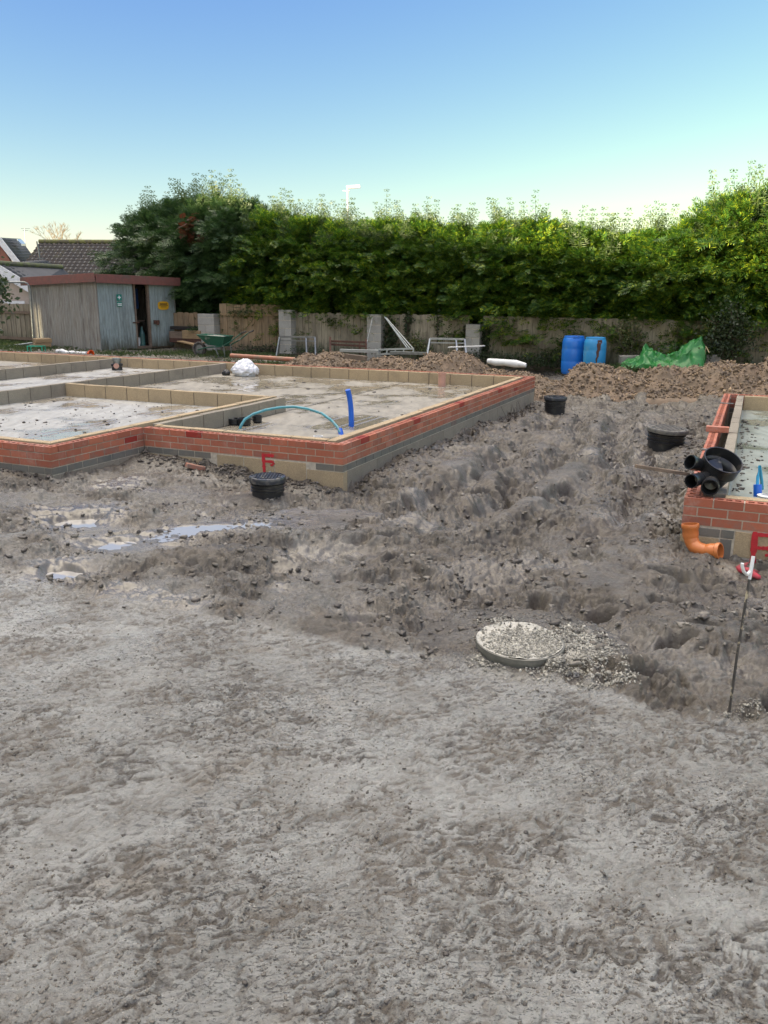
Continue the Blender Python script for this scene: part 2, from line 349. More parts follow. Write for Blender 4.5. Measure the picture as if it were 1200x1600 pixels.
# ------------------------------------------------------------------ site frames
PHI = .4124; a2 = np.array([math.sin(PHI), math.cos(PHI)]); b2 = np.array([-math.cos(PHI), math.sin(PHI)])
AV = Vector((a2[0], a2[1], 0)); BV = Vector((b2[0], b2[1], 0)); ZV = Vector((0, 0, 1))
A0 = np.array([-.4385, 8.639]); R0 = np.array([2.3955, 6.4433])
TOP = .44; FLOOR = .225; LE = 8.39; LB = 2.62; LC = -1.446
def LW(s, t, z=0): return Vector((A0[0]+a2[0]*s+b2[0]*t, A0[1]+a2[1]*s+b2[1]*t, z))
def RW(s, t, z=0): return Vector((R0[0]+a2[0]*s+b2[0]*t, R0[1]+a2[1]*s+b2[1]*t, z))
def loc_of(x, y, O): dx = x-O[0]; dy = y-O[1]; return dx*a2[0]+dy*a2[1], dx*b2[0]+dy*b2[1]
# ------------------------------------------------------------------ terrain
CTRL = [(0, 1, .12), (-1.5, 3, .12), (1.6, 2.8, .12), (-3, 5, .12), (-3, 7, .12), (-1.4, 6.2, .07), (-3.6, 8.1, .11), (-2.7, 9.4, .11), (-1.2, 8.3, -.07), (-.3, 8.35, -.11), (-2.2, 8.9, -.0), (.1, 8.6, -.1),
        (.3, 6.5, -.01), (1.3, 5.2, -.04), (.2, 10.5, -.06), (1.5, 9, -.03), (1.3, 12, -.08), (3, 16, -.15), (3, 12.5, -.06), (2.3, 10, -.04), (4, 11.3, -.02), (4, 19, .0), (2.2, 6.2, .0), (3, 5.4, -.02),
        (2, 4.3, .05), (1.5, 3.5, .1), (-5.5, 9.2, .12), (-9, 10, .15), (4.6, 13.5, -.05), (7, 18, .03), (0, 19.5, .05), (0, 23, .12), (-5, 24, .22), (-9, 24, .28), (-12, 26, .3), (8, 21, .1),
        (14, 18, .1), (-14, 18, .2), (0, 32, .2), (-20, 34, .3), (20, 30, .2), (6, 6, 0), (8, 10, 0), (-8, 4, .12), (0, -5, .12), (-3, 19.3, .15)]
for s_, z_ in ((1.2, -.02), (2.5, -.05), (4, -.09), (5.5, -.13), (7, -.16), (8.4, -.18)): q_ = A0+a2*s_-b2*.35; CTRL.append((q_[0], q_[1], z_))
def _base_raw(x, y):
    n = np.zeros_like(x); w = np.zeros_like(x)
    for cx, cy, cz in CTRL:
        q = 1/((x-cx)**2+(y-cy)**2+.12)**1.6; n += q*cz; w += q
    return n/w
_bx, _by = np.meshgrid(np.linspace(-32, 32, 321), np.linspace(-10, 40, 251)); _B = _base_raw(_bx, _by).astype(np.float32)
def base_h(x, y):
    u = np.clip((x+32)/.2, 0, 319.99); v = np.clip((y+10)/.2, 0, 249.99); i = u.astype(np.int32); j = v.astype(np.int32); fu = u-i; fv = v-j
    return (_B[j, i]*(1-fu)+_B[j, i+1]*fu)*(1-fv)+(_B[j+1, i]*(1-fu)+_B[j+1, i+1]*fu)*fv
EDGE = [atz(x, y, .12) for x, y in ((-300, 850), (0, 895), (180, 935), (400, 968), (600, 1004), (745, 1028), (880, 1060), (985, 1092), (1100, 1112), (1200, 1142), (1500, 1190))]
EX = [p.x for p in EDGE]; EY = [p.y for p in EDGE]
PUD = []   # puddles: centre, axis, half sizes, level
def pud(x0, y0, x1, y1, hw, z):
    p, q = atz(x0, y0, z), atz(x1, y1, z); PUD.append((((p.x+q.x)/2, (p.y+q.y)/2), math.atan2(q.y-p.y, q.x-p.x), (q-p).length/2, hw, z))
pud(225, 842, 398, 822, .15, .055); pud(150, 854, 212, 848, .15, .051); pud(74, 903, 126, 893, .13, .075)
pud(95, 822, 165, 810, .15, .085)
WHEELS = [(-.95, .26), (-1.5, .26), (-2.2, .3), (-2.75, .24)]
def terrain(x, y, fine=True, want=False):
    h = base_h(x, y)
    nearb = np.interp(x, EX, EY) + .10*pn(x*2.5, x*0+3, 5)+.06*pn(x*9, y*2, 8)
    m = sm(-.06, .16, y-nearb)                      # 0 on the compacted foreground, 1 in the churned mud
    far = sm(12, 18, y)
    s, t = loc_of(x, y, A0)
    wx = x+.20*fbm(x, y, 1.3, 3, 40)+.02*pn(x*6, y*6, 42); wy = y+.20*fbm(x, y, 1.3, 3, 50)+.02*pn(x*6, y*6, 52)
    side = sm(-1.2, .6, x + .12*(y-6))              # right-hand lane is rougher than the left apron
    amp = (.50+.55*side)*(1-.6*far)
    c = .15*fbm(wx, wy, .8, 2, 1) + +.06*(ridge(wx, wy, 1.9, 3, 3, .4)-.35) - .035*(ridge(wx, wy, 5.5, 3, 77)-.35)
    ru = np.zeros_like(x)
    tt = t + .22*np.sin(s*.55+.6) + .22*fbm(x, y, .6, 3, 9)
    inlane = sm(-2.6, .5, s)*(1-sm(13, 15, s))*(.55+.9*fbm(x, y, .45, 2, 29))
    for tc, w in WHEELS:
        d = (tt-tc)/w; tread = .024*np.sin((s+.35*np.abs(d))*2*PI/.15)*sm(-.1, .25, pn(s*.8, tt*.5, 33))
        ru += inlane*(-.10*np.exp(-d*d*1.2) + .05*np.exp(-(np.abs(d)-1.35)**2*5)*(1+pn(x*3, y*3, 31)) + tread*np.exp(-d*d*2)*sm(1.5, 3.5, s))
    left = (1-side)
    yy = y - .16*x + .14*np.sin(x*1.1) + .16*fbm(x, y, .8, 3, 19)
    for yc, w in ((6.25, .2), (6.9, .17), (7.75, .24), (5.6, .15)):
        d = (yy-yc)/w; ru += left*(-.055*np.exp(-d*d) + .05*np.exp(-(np.abs(d)-1.5)**2*4))*(.5+fbm(x, y, .9, 2, 23))
    X = x/.42; Y = y/.42; ix = np.floor(X); iy = np.floor(Y); hole = np.zeros_like(x)
    for dx in (-1, 0, 1):
        for dy in (-1, 0, 1):
            cx = ix+dx; cy = iy+dy; px = cx+_h(cx, cy, 301); py = cy+_h(cx, cy, 302); th = _h(cx, cy, 303)*PI; on = _h(cx, cy, 304) < .40
            ux = (X-px)*np.cos(th)+(Y-py)*np.sin(th); uy = -(X-px)*np.sin(th)+(Y-py)*np.cos(th); d = (ux/.30)**2+(uy/.16)**2+.5*pn(x*9, y*9, 305)
            hole += np.where(on, -.12*np.exp(-d*np.abs(d)*1.6)+.024*np.exp(-(d-2.0)**2*1.2), 0)
    lum = lumps(wx, wy, .30, 61, .08, .36, .35)*.3 + lumps(wx, wy, .13, 71, .10, .5, .5)*.3
    jx = x+.010*pn(x*14, y*14, 501)+.3*(wx-x); jy = y+.010*pn(x*14, y*14, 503)+.3*(wy-y)
    patch = sm(-.16, .22, fbm(x, y, 1.3, 4, 91))    # crumbly patches and smooth smeared patches
    clod = clodf(jx, jy, .19, 511, .30)+clodf(jx, jy, .085, 513, .28)+clodf(jx, jy, .045, 515, .22)
    g1 = fbm(jx, jy, 6, 4, 175, .5); g2 = fbm(jx, jy, 17, 3, 177, .5); g3 = fbm(x, y, 42, 2, 179)
    ragged = .026*sm(-.08, .2, g1)+.018*g1+.009*sm(-.04, .2, g2)-.010*sm(.02, .2, -g2)+.004*g3
    ch = amp*(c + 2.1*ru + (.35+.65*side)*hole + (.12+.9*patch)*(lum+clod)) + (.35+.8*patch)*ragged
    torn = m*np.clip(.40+.22*side+.8*patch*sm(-.15, .25, fbm(x, y, 2.7, 4, 521))+.5*sm(.0, .35, -fbm(x, y, 1.1, 4, 523)), 0, 1)
    ch = np.where(ch > .02, .02+.080*np.tanh((ch-.02)/.080), ch)
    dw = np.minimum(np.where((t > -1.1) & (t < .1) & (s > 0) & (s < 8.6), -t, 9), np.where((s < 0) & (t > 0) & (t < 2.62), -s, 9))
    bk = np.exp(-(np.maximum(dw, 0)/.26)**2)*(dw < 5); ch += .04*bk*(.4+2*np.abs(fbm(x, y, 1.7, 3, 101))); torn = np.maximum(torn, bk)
    k = np.zeros_like(x)
    if fine:
        sx = x*.92+y*.38; sy = -x*.38+y*.92; qx = sx+.03*pn(sx*12, sy*12, 401); qy = sy+.03*pn(sx*12, sy*12, 403)
        pw = sm(-.30, .30, fbm(sx*.8, sy*1.3, 2.6, 5, 131, .6))
        pw2 = .62+.38*pw
        pw2 = .55+.45*pw
        f1 = fbm(qx*.8, qy*1.5, 11, 4, 121, .5); f2 = fbm(qx*.75, qy*1.5, 27, 3, 123, .5); f3 = fbm(qx*.8, qy*1.4, 60, 2, 125, .5)
        k = .016*fbm(x, y, .9, 3, 111) + .010*fbm(x, y, 4, 3, 113) + pw2*(.0055*sm(-.02, .16, f1)+.004*f1+.0035*sm(.0, .16, f2)-.0045*sm(.05, .18, -f2)+.0030*f2+.0013*f3) \
            + .5*pw*clodf(qx, qy, .05, 543, .16) + .30*lumps(qx, qy, .06, 141, .05, .30, .25)
        torn = np.maximum(torn, (1-m)*np.clip(.06+.22*pw+.35*pw*sm(.0, .2, -f1)+.45*sm(.05, .16, -f2)*pw2, 0, 1))
    h = h + k*(1-m*.75) + (ch+.02)*m - .05*m*(1-sm(.12, .6, y-nearb))*(.25+.75*side)
    # gully behind the foreground lip by the gravelled cover, and the heap of spilled gravel
    h -= .13*np.exp(-((x-.45)/.55)**2-((y-4.78)/.24)**2) + .07*np.exp(-((x-1.25)/.4)**2-((y-4.95)/.2)**2)
    h = np.where((x-.80)**2+(y-4.40)**2 < .085, np.minimum(h, .128), h)
    rr_ = np.sqrt((x-.80)**2+(y-4.40)**2); h = np.where(rr_ < .62, np.maximum(h, .120-.22*np.maximum(0, rr_-.26)+.02*fbm(x, y, 14, 3, 77)), h)
    # flatten round small fixed objects
    for ox, oy, r, z in ((-1.2, 8.1, .3, .04), (3.87, 11.3, .55, -.02), (3.15, 15.4, .35, -.13)):
        w = np.exp(-(((x-ox)**2+(y-oy)**2)/r**2)**2); h = h*(1-w*.8)+(z+.2*ch)*w*.8
    # puddles
    damp = m*(1-.35*side)*(1-patch)*sm(.04, .26, fbm(x, y*1.6, .9, 4, 611))*.9
    for (px, py), th, rx, ry, z in PUD:
        ux = (x-px)*math.cos(th)+(y-py)*math.sin(th); uy = -(x-px)*math.sin(th)+(y-py)*math.cos(th)
        d = np.sqrt((ux/rx)**2+(uy/ry)**2)+.9*fbm(x, y*1.4, 2.6, 3, 201)+.35*fbm(x, y, 9., 3, 203); w = 1-sm(.65, 1.55, d)
        w2 = (1-sm(1.3, 3.2, d))*.75; damp = np.maximum(damp, w2*1.3); h = h*(1-w2)+(z+.012+.5*(h-z))*w2; h = np.where((d > 1.25) & (d < 3.4), np.maximum(h, z+.002+.012*np.abs(fbm(x, y, 9, 2, 207))), h)
        h = h*(1-w)+(z-.016+.12*(h-z))*w
    # building footprints
    ins = ((s > .04) & (s < 8.33) & (t > .04) & (t < 16)) | ((s > -1.40) & (s < .5) & (t > 2.66) & (t < 16))
    rs, rt = loc_of(x, y, R0); insr = (rs > .04) & (rs < 8.05) & (rt < -.04) & (rt > -9)
    h = np.where(ins, -.12, h); h = np.where(insr, -.2, h)
    return (h, torn, np.clip(damp, 0, 1), m) if want else h
def H(x, y): return float(terrain(np.array([float(x)]), np.array([float(y)]))[0])
def fan(rows_y, ncol, half):
    yy = np.asarray(rows_y); u = np.linspace(-1, 1, ncol); X = u[None, :]*half(yy)[:, None]; Y = np.repeat(yy[:, None], ncol, 1)
    return X, Y
def grid_faces(nr, nc):
    i = np.arange(nr*nc).reshape(nr, nc); return np.stack([i[:-1, :-1], i[:-1, 1:], i[1:, 1:], i[1:, :-1]], -1).reshape(-1, 4)
rows = [1.15]
while rows[-1] < 27: rows.append(rows[-1] + max(.0036, min(.0021*rows[-1], .035)))
GX, GY = fan(rows, 1080, lambda y: .50*y+.75)
GZ, GT, GD, GM = terrain(GX, GY, True, True)
me = npmesh('mud_ground', np.stack([GX, GY, GZ], -1).reshape(-1, 3), grid_faces(*GX.shape), True)
me.attributes.new('torn', 'FLOAT', 'POINT').data.foreach_set('value', GT.astype(np.float32).ravel()); me.attributes.new('damp', 'FLOAT', 'POINT').data.foreach_set('value', GD.astype(np.float32).ravel()); me.attributes.new('churn', 'FLOAT', 'POINT').data.foreach_set('value', GM.astype(np.float32).ravel()); g_o = link('ground', me, M['mud']); g_o['kind'] = 'structure'; tag(g_o, 'churned wet grey clay of the building site')
# outer land: one coarse sheet out to the horizon, dipped below the detailed part
q = np.concatenate([-np.geomspace(600, 14, 22), np.linspace(-13, 30, 87), np.geomspace(32, 900, 24)])
X, Y = np.meshgrid(np.concatenate([-np.geomspace(700, 22, 20), np.linspace(-21, 21, 85), np.geomspace(22, 700, 20)]), q)
Z = terrain(X, Y, False)*.6+.4*base_h(X, Y)
inside = (np.abs(X) < .50*Y+.75-.4) & (Y > 1.5) & (Y < 26.6); Z = np.where(inside, -.6, Z-.02)
me = npmesh('outer_ground', np.stack([X, Y, Z], -1).reshape(-1, 3), grid_faces(*X.shape), True)
o = link('ground', me, M['mud']); o['kind'] = 'structure'
# puddle water
for (px, py), th, rx, ry, z in PUD:
    w = MB(); n = 40; P = [(px, py, z)]
    for k in range(n):
        a_ = 2*PI*k/n; ux = math.cos(a_)*rx*1.35; uy = math.sin(a_)*ry*1.6; P.append((px+ux*math.cos(th)-uy*math.sin(th), py+ux*math.sin(th)+uy*math.cos(th), z))
    w.add(P, [(0, 1+k, 1+(k+1) % n) for k in range(n)]); o = w.build('puddle', M['water']); o['kind'] = 'structure'
# ------------------------------------------------------------------ scattered clods
PROT = []
for k in range(8):
    bm = bmesh.new(); bmesh.ops.create_icosphere(bm, subdivisions=(1 if k < 4 else 2), radius=1)
    rr = random.Random(k); off = Vector((rr.uniform(0, 9), rr.uniform(0, 9), rr.uniform(0, 9)))
    from mathutils import noise as mn
    V = []
    for v in bm.verts: V.append(v.co*(1+.75*mn.noise(v.co*1.3+off)+.55*mn.noise(v.co*3.1+off)))
    PROT.append((np.array([list(v) for v in V]), np.array([[v.index for v in f.verts] for f in bm.faces]))); bm.free()
def scatter(name, P, sz, mat, sq=(1, .8, .6), protos=(0, 1, 2, 3), parent=None, flat=True, seed=1):
    rg = np.random.default_rng(seed); P = np.asarray(P); n = len(P); sz = np.asarray(sz); VV = []; FF = []; base = 0
    ch = rg.integers(0, len(protos), n)
    for c in range(len(protos)):
        V, F = PROT[protos[c]]; idx = np.where(ch == c)[0]; k = len(idx)
        if not k: continue
        if flat:
            th = rg.uniform(0, 2*PI, k); ti = rg.normal(0, .25, k)
            ct, st = np.cos(th), np.sin(th); z0 = np.zeros(k); o1 = np.ones(k)
            R1 = np.stack([np.stack([ct, -st, z0], -1), np.stack([st, ct, z0], -1), np.stack([z0, z0, o1], -1)], 1)
            R2 = np.stack([np.stack([o1, z0, z0], -1), np.stack([z0, np.cos(ti), -np.sin(ti)], -1), np.stack([z0, np.sin(ti), np.cos(ti)], -1)], 1)
            R = R1 @ R2
        else:
            qd = rg.normal(size=(k, 4)); qd /= np.linalg.norm(qd, axis=1)[:, None]; w, x, y, z = qd.T
            R = np.stack([np.stack([1-2*(y*y+z*z), 2*(x*y-z*w), 2*(x*z+y*w)], -1), np.stack([2*(x*y+z*w), 1-2*(x*x+z*z), 2*(y*z-x*w)], -1), np.stack([2*(x*z-y*w), 2*(y*z+x*w), 1-2*(x*x+y*y)], -1)], 1)
        S3 = np.array(sq)[None]*sz[idx][:, None]*rg.uniform(.7, 1.25, (k, 3))
        W = np.einsum('kij,kvj->kvi', R, V[None]*S3[:, None, :]) + P[idx][:, None, :]
        VV.append(W.reshape(-1, 3)); FF.append((F[None]+(np.arange(k)*len(V))[:, None, None]).reshape(-1, 3)+base); base += k*len(V)
    o = link(name, npmesh(name, np.concatenate(VV), np.concatenate(FF), False), mat, parent); return o
def infoot(x, y):
    s, t = loc_of(x, y, A0); rs, rt = loc_of(x, y, R0)
    return ((s > -.02) & (s < 8.45) & (t > -.02)) | ((s > -1.47) & (t > 2.6) & (s < 1)) | ((rs > -.03) & (rt < .03) & (rs < 8.2))
def pts_in(n, x0, x1, y0, y1, rg, pw=1.):
    # density falls with distance (uniform in 1/y) so that clods stay readable near the viewer
    v = rg.uniform(0, 1, n); y = y0*(y1/y0)**(v**pw); x = rg.uniform(-1, 1, n)*(.5*y+.5)
    k = (x > x0) & (x < x1) & ~infoot(x, y); return x[k], y[k]
rg = np.random.default_rng(5)
x, y = pts_in(52000, -9, 9, 1.3, 6.5, rg); nb = np.interp(x, EX, EY); k = (y < nb) & (fbm(x, y, 1.6, 3, 131)+.12*rg.normal(size=len(x)) > -.10); x, y = x[k], y[k]; s_ = .0014+.0055*rg.random(len(x))**3.5
tag(scatter('crumbs', np.stack([x, y, terrain(x, y)+s_*.15], -1), s_, M['rocks'], seed=2), 'small clay crumbs strewn over the compacted foreground', kind='stuff')
x, y = pts_in(1500, -9, 9, 1.3, 6.5, rg); nb = np.interp(x, EX, EY); k = (y < nb); x, y = x[k], y[k]; s_ = .002+.010*rg.random(len(x))**5
tag(scatter('dark_crumbs', np.stack([x, y, terrain(x, y)+s_*.15], -1), s_, M['darkclod'], seed=3), 'dark wet crumbs on the compacted foreground', kind='stuff')
x, y = pts_in(9000, -9, 9, 4.2, 19, rg); nb = np.interp(x, EX, EY); k = (y > nb) & (fbm(x, y, 1.3, 3, 91) > -.05); x, y = x[k], y[k]; s_ = (.006+.026*rg.random(len(x))**3.5)*(.7+.03*y)
tag(scatter('clods', np.stack([x, y, terrain(x, y)+s_*.2], -1), s_, M['rocks'], protos=(4, 5, 6, 7), seed=4), 'broken clay clods across the churned mud', kind='stuff')
x, y = pts_in(4500, -9, 9, 4.2, 19, rg); nb = np.interp(x, EX, EY); k = (y > nb) & (fbm(x, y, .9, 3, 95) > .0); x, y = x[k], y[k]; s_ = (.007+.028*rg.random(len(x))**3.5)*(.7+.03*y)
tag(scatter('dark_clods', np.stack([x, y, terrain(x, y)+s_*.2], -1), s_, M['darkclod'], protos=(4, 5, 6, 7), seed=5), 'dark wet clods between the ruts', kind='stuff')
# crumbs lying against the walls
n = 900; s0 = rg.uniform(-.1, 8.4, n); t0 = -np.abs(rg.normal(0, .14, n))-.02; P = A0[None]+a2[None]*s0[:, None]+b2[None]*t0[:, None]
n2 = 900; t1 = rg.uniform(0, 2.6, n2); s1 = -np.abs(rg.normal(0, .16, n2))-.02; P2 = A0[None]+a2[None]*s1[:, None]+b2[None]*t1[:, None]
P3 = A0[None]+a2[None]*(-1.45-np.abs(rg.normal(0, .12, 500)))[:, None]+b2[None]*rg.uniform(2.6, 5, 500)[:, None]
n4 = 500; P4 = R0[None]+a2[None]*rg.uniform(-.3, 7.5, n4)[:, None]+b2[None]*(.03+np.abs(rg.normal(0, .25, n4)))[:, None]
P = np.concatenate([P, P2, P3, P4]); s_ = .006+.024*rg.random(len(P))**3
tag(scatter('wall_foot_clods', np.column_stack([P, terrain(P[:, 0], P[:, 1])+s_*.25]), s_, M['darkclod'], protos=(4, 5, 6, 7), seed=6), 'dark crumbled soil heaped against the foot of the brick walls', kind='stuff')
# ------------------------------------------------------------------ brickwork
def brick(mb, O, e, nrm, L, th, h, holes):
    """brick with one face on the wall line; e along the wall, nrm points INTO the wall"""
    O, e, nrm = Vector(O), Vector(e), Vector(nrm)
    if not holes or L < .09:
        V = [O+e*x+nrm*y+ZV*z for z in (0, h) for x, y in ((0, 0), (L, 0), (L, th), (0, th))]
        mb.add(V, [(0, 3, 2, 1), (4, 5, 6, 7), (0, 1, 5, 4), (1, 2, 6, 5), (2, 3, 7, 6), (3, 0, 4, 7)]); return
    nh = 3 if L > .15 else 1; hw = .044; gap = (L-nh*hw)/(nh+1); xs = [0]
    for k in range(nh): xs += [gap*(k+1)+hw*k, gap*(k+1)+hw*(k+1)]
    xs.append(L); ys = [0, .028, th-.028, th]; V = []; F = []
    nx = len(xs)
    for yv in ys:
        for xv in xs: V.append(O+e*xv+nrm*yv+ZV*h)
    for j in range(3):
        for i in range(nx-1):
            q_ = (j*nx+i, j*nx+i+1, (j+1)*nx+i+1, (j+1)*nx+i)
            if j == 1 and i % 2 == 1:
                n0 = len(V); V += [V[c]-ZV*.055 for c in q_]; F.append((n0, n0+1, n0+2, n0+3))
                for c in range(4): F.append((q_[c], q_[(c+1) % 4], n0+(c+1) % 4, n0+c))
            else: F.append(q_)
    n0 = len(V); V += [O+e*x+nrm*y for x, y in ((0, 0), (L, 0), (L, th), (0, th))]
    F.append((n0, n0+3, n0+2, n0+1)); c00, c10, c11, c01 = 0, nx-1, 4*nx-1, 3*nx
    F.append((n0, n0+1)+tuple(range(nx-1, -1, -1))); F.append((n0+2, n0+3)+tuple(3*nx+i for i in range(nx)))
    F.append((n0+1, n0+2)+tuple(j*nx+nx-1 for j in (3, 2, 1, 0))); F.append((n0+3, n0)+tuple(j*nx for j in (0, 1, 2, 3)))
    mb.add(V, F)
WK = [0]
def wall(parent, P0, P1, nin, courses, th=.1025, trim0=None, trim1=None, name='brick_wall', dark=(), skip=None, mort=True):
    """courses from the top down: (kind, height). returns nothing; adds children to parent"""
    P0, P1 = Vector(P0), Vector(P1); e = (P1-P0); LL = e.length; e.normalize(); nin = Vector(nin); WK[0] += 1
    z = TOP; rnd = random.Random(WK[0]*31); bins = {}
    for ci, (kind, hh) in enumerate(courses):
        unit = .45 if kind.startswith('block') else .225; zb = z-hh
        x = -unit*.5 if ci % 2 else 0.; x0 = 0; x1 = LL
        if trim0 is not None and ci % 2 != trim0: x0 = th+.010
        if trim1 is not None and ci % 2 != trim1: x1 = LL-th-.010
        k = 0
        while x < x1:
            xa, xb = max(x, x0), min(x+unit-.010, x1)
            if xb-xa > .03 and not (skip and skip(ci, (xa+xb)/2)):
                kd = 'brickdark%d_%d' % (ci, k) if (ci, k) in dark else kind+('2' if kind == 'greybrick' and skip and x > 1 else '')
                dj = rnd.uniform(-.0015, .0015)
                brick(bins.setdefault(kd, MB()), P0+e*xa+nin*(dj+.0015)+ZV*(zb+.009+rnd.uniform(0, .001)), e, nin, xb-xa, th-.003, hh-.010, ci == 0 and kind == 'brick')
            x += unit; k += 1
        z = zb
    NM = {'brick': 'red_brickwork', 'brickdark': 'dark_brick', 'greybrick': 'grey_brick_course', 'block': 'block_course', 'blockgrey': 'grey_block_course'}
    for kd, mb in bins.items():
        kd = 'brickdark' if kd.startswith('brickdark') else kd.rstrip('2')
        mb.build(NM[kd], M[kd], parent, world=True, bevel=0)
    if mort:
        d = WK[0]*.0007; a_, b_ = (.012 if trim0 is not None else .003), LL-(.012 if trim1 is not None else .003)
        c = P0+e*((a_+b_)/2)+nin*(th/2+.0005); z1 = TOP-.068-d % .005
        pj = MB(); x = .2195 if True else 0
        while x < LL-.02: q_ = P0+e*x+nin*(th/2); pj.box((q_.x, q_.y, TOP-.048), (.012, th-.012, .086), ax=(e, nin, ZV)); x += .225
        mb = pj; mb.box((c.x, c.y, (z1+z-.01)/2), (b_-a_, th-.009-(d % .003), z1-z+.01), ax=(e, nin, ZV)); mb.build('mortar', M['mortar'], parent, world=True)
def blockwall(parent, P0, P1, nin, z0=FLOOR-.004, z1=TOP, th=.1, mat='block', name='block_wall', start=0.):
    P0, P1 = Vector(P0), Vector(P1); e = (P1-P0); LL = e.length; e.normalize(); nin = Vector(nin); mb = MB(); x = -start; rnd = random.Random(int(LL*1000)); WK[0] += 1
    while x < LL:
        xa, xb = max(x, 0), min(x+.436, LL)
        if xb-xa > .02:
            dz = rnd.uniform(-.004, .003); dn = rnd.uniform(-.002, .002)
            V = [P0+e*u+nin*(v+dn)+ZV*w for w in (z0, z1+dz) for u, v in ((xa, 0), (xb, 0), (xb, th), (xa, th))]
            mb.add(V, [(0, 3, 2, 1), (4, 5, 6, 7), (0, 1, 5, 4), (1, 2, 6, 5), (2, 3, 7, 6), (3, 0, 4, 7)])
        x += .45
    o = mb.build(name, M[mat], parent, world=True, bevel=.004)
    c = P0+e*(LL/2)+nin*(th/2); m2 = MB(); m2.box((c.x, c.y, (z0+z1)/2-.006), (LL-.02, th-.012, z1-z0-.014), ax=(e, nin, ZV)); m2.build('mortar', M['joint'], parent, world=True)
    return o
def slab(parent, F, s0, s1, t0, t1, mat, z=FLOOR, rib=.52, ph=0.):
    ns, nt = int((s1-s0)/.08)+2, int((t1-t0)/.02)+2; ss = np.linspace(s0, s1, ns); ts = np.linspace(t0, t1, nt); SS, TT = np.meshgrid(ss, ts)
    p = ((TT+ph) % rib); p2 = ((SS+.3*np.floor((TT+ph)/rib)) % .44)
    hh = -.012*np.exp(-((p-.02)/.014)**2)-.008*np.exp(-((p-.16)/.014)**2) + .004*fbm(SS, TT, 2, 3, 5) - .003*np.exp(-((p2-.22)/.03)**2)*0
    O = A0 if F is LW else R0
    Xw = O[0]+a2[0]*SS+b2[0]*TT; Yw = O[1]+a2[1]*SS+b2[1]*TT
    L = parent.location; V = np.stack([Xw-L[0], Yw-L[1], z+hh-L[2]], -1).reshape(-1, 3)
    return link('floor_slab', npmesh('floor_slab', V, grid_faces(*SS.shape), True), M[mat], parent)
RED3 = [('brick', .075)]*3
LF = thing('house_foundation', 'large L-shaped brick and block house foundation with several rooms, left of the mud track', 'foundation', tuple(LW(0, 0, 0)))
STD = RED3+[('greybrick', .075), ('blockgrey', .225), ('blockgrey', .225)]
LT = 15.
# front wall A-B: grey course replaced by full blocks for a stretch
fr = lambda ci, x: (ci == 3 and .43 < x < 1.62) or (ci == 4 and .43 < x < 1.62)
wall(LF, LW(0, 0), LW(0, LB-.0), AV, RED3+[('greybrick', .075), ('block', .225), ('block', .225)], trim0=0, skip=fr, dark=((0, 8),))
mb = MB()
for k in range(3):
    x0 = .45+.40*k
    if k == 2: x1 = 1.60
    else: x1 = x0+.39
    V = [LW(v+.001, u, w) for w in (TOP-.225-.232, TOP-.235) for u, v in ((x0, 0), (x1, 0), (x1, .1), (x0, .1))]
    mb.add(V, [(0, 3, 2, 1), (4, 5, 6, 7), (0, 1, 5, 4), (1, 2, 6, 5), (2, 3, 7, 6), (3, 0, 4, 7)])
mb.build('block_course', M['block'], LF, world=True, bevel=.004)
wall(LF, LW(0, 0), LW(LE, 0), BV, STD, trim0=1, trim1=0, dark=((0, 2), (0, 9), (0, 17), (0, 26), (1, 31)))
wall(LF, LW(0, LB), LW(LC, LB), BV, STD, trim1=1, dark=((1, 1),))
wall(LF, LW(LC, LB), LW(LC, LT), AV, STD, trim0=0)
wall(LF, LW(LE, 0), LW(LE, LT), -AV, STD, trim0=1)
IN = .195   # outer face to inner leaf
blockwall(LF, LW(IN, IN), LW(LE-IN, IN), BV)
blockwall(LF, LW(IN, IN+.11), LW(IN, LB+.0), AV)
blockwall(LF, LW(LC+IN, LB+IN), LW(3.36, LB+IN), BV)
blockwall(LF, LW(IN+.1, LB-.0), LW(3.30, LB), BV, mat='blockgrey')
blockwall(LF, LW(LC+IN, LB+IN+.11), LW(LC+IN, LT), AV)
blockwall(LF, LW(LE-IN, IN+.11), LW(LE-IN, LT), -AV)
blockwall(LF, LW(3.22, LB+IN+.11), LW(3.22, 6.94), AV)
blockwall(LF, LW(LC+IN+.11, 6.95), LW(LE-IN-.11, 6.95), BV, mat='blockgrey')
blockwall(LF, LW(LC+IN+.11, 9.95), LW(LE-IN-.11, 9.95), BV, mat='blockgrey')
slab(LF, LW, IN+.1, LE-IN-.1, IN+.1, LB, 'slab')
slab(LF, LW, 3.3, LE-IN-.1, LB, 6.95, 'slab', ph=.1)
slab(LF, LW, LC+IN+.1, 3.22, LB+IN+.1, 6.95, 'slabwhite')
slab(LF, LW, LC+IN+.1, LE-IN-.1, 7.05, 9.95, 'slabwhite', ph=.2)
slab(LF, LW, LC+IN+.1, LE-IN-.1, 10.05, LT, 'slab', ph=.3)
# cavity fill between the leaves
cf = MB()
def fill(F, s0, s1, t0, t1, z): p = F((s0+s1)/2, (t0+t1)/2, z/2-.15); cf.box(p, (abs(s1-s0), abs(t1-t0), z+.3), ax=(AV, BV, ZV))
fill(LW, .1, LE-.1, .104, IN-.002, .33); fill(LW, .104, IN-.002, .2, LB, .30); fill(LW, LC+.1, 3.2, LB+.104, LB+IN-.002, .35)
fill(LW, LC+.104, LC+IN-.002, LB+.2, LT, .3); fill(LW, LE-IN+.002, LE-.104, .2, LT, .33)
cf.build('cavity_fill', M['concrete'], LF, world=True)
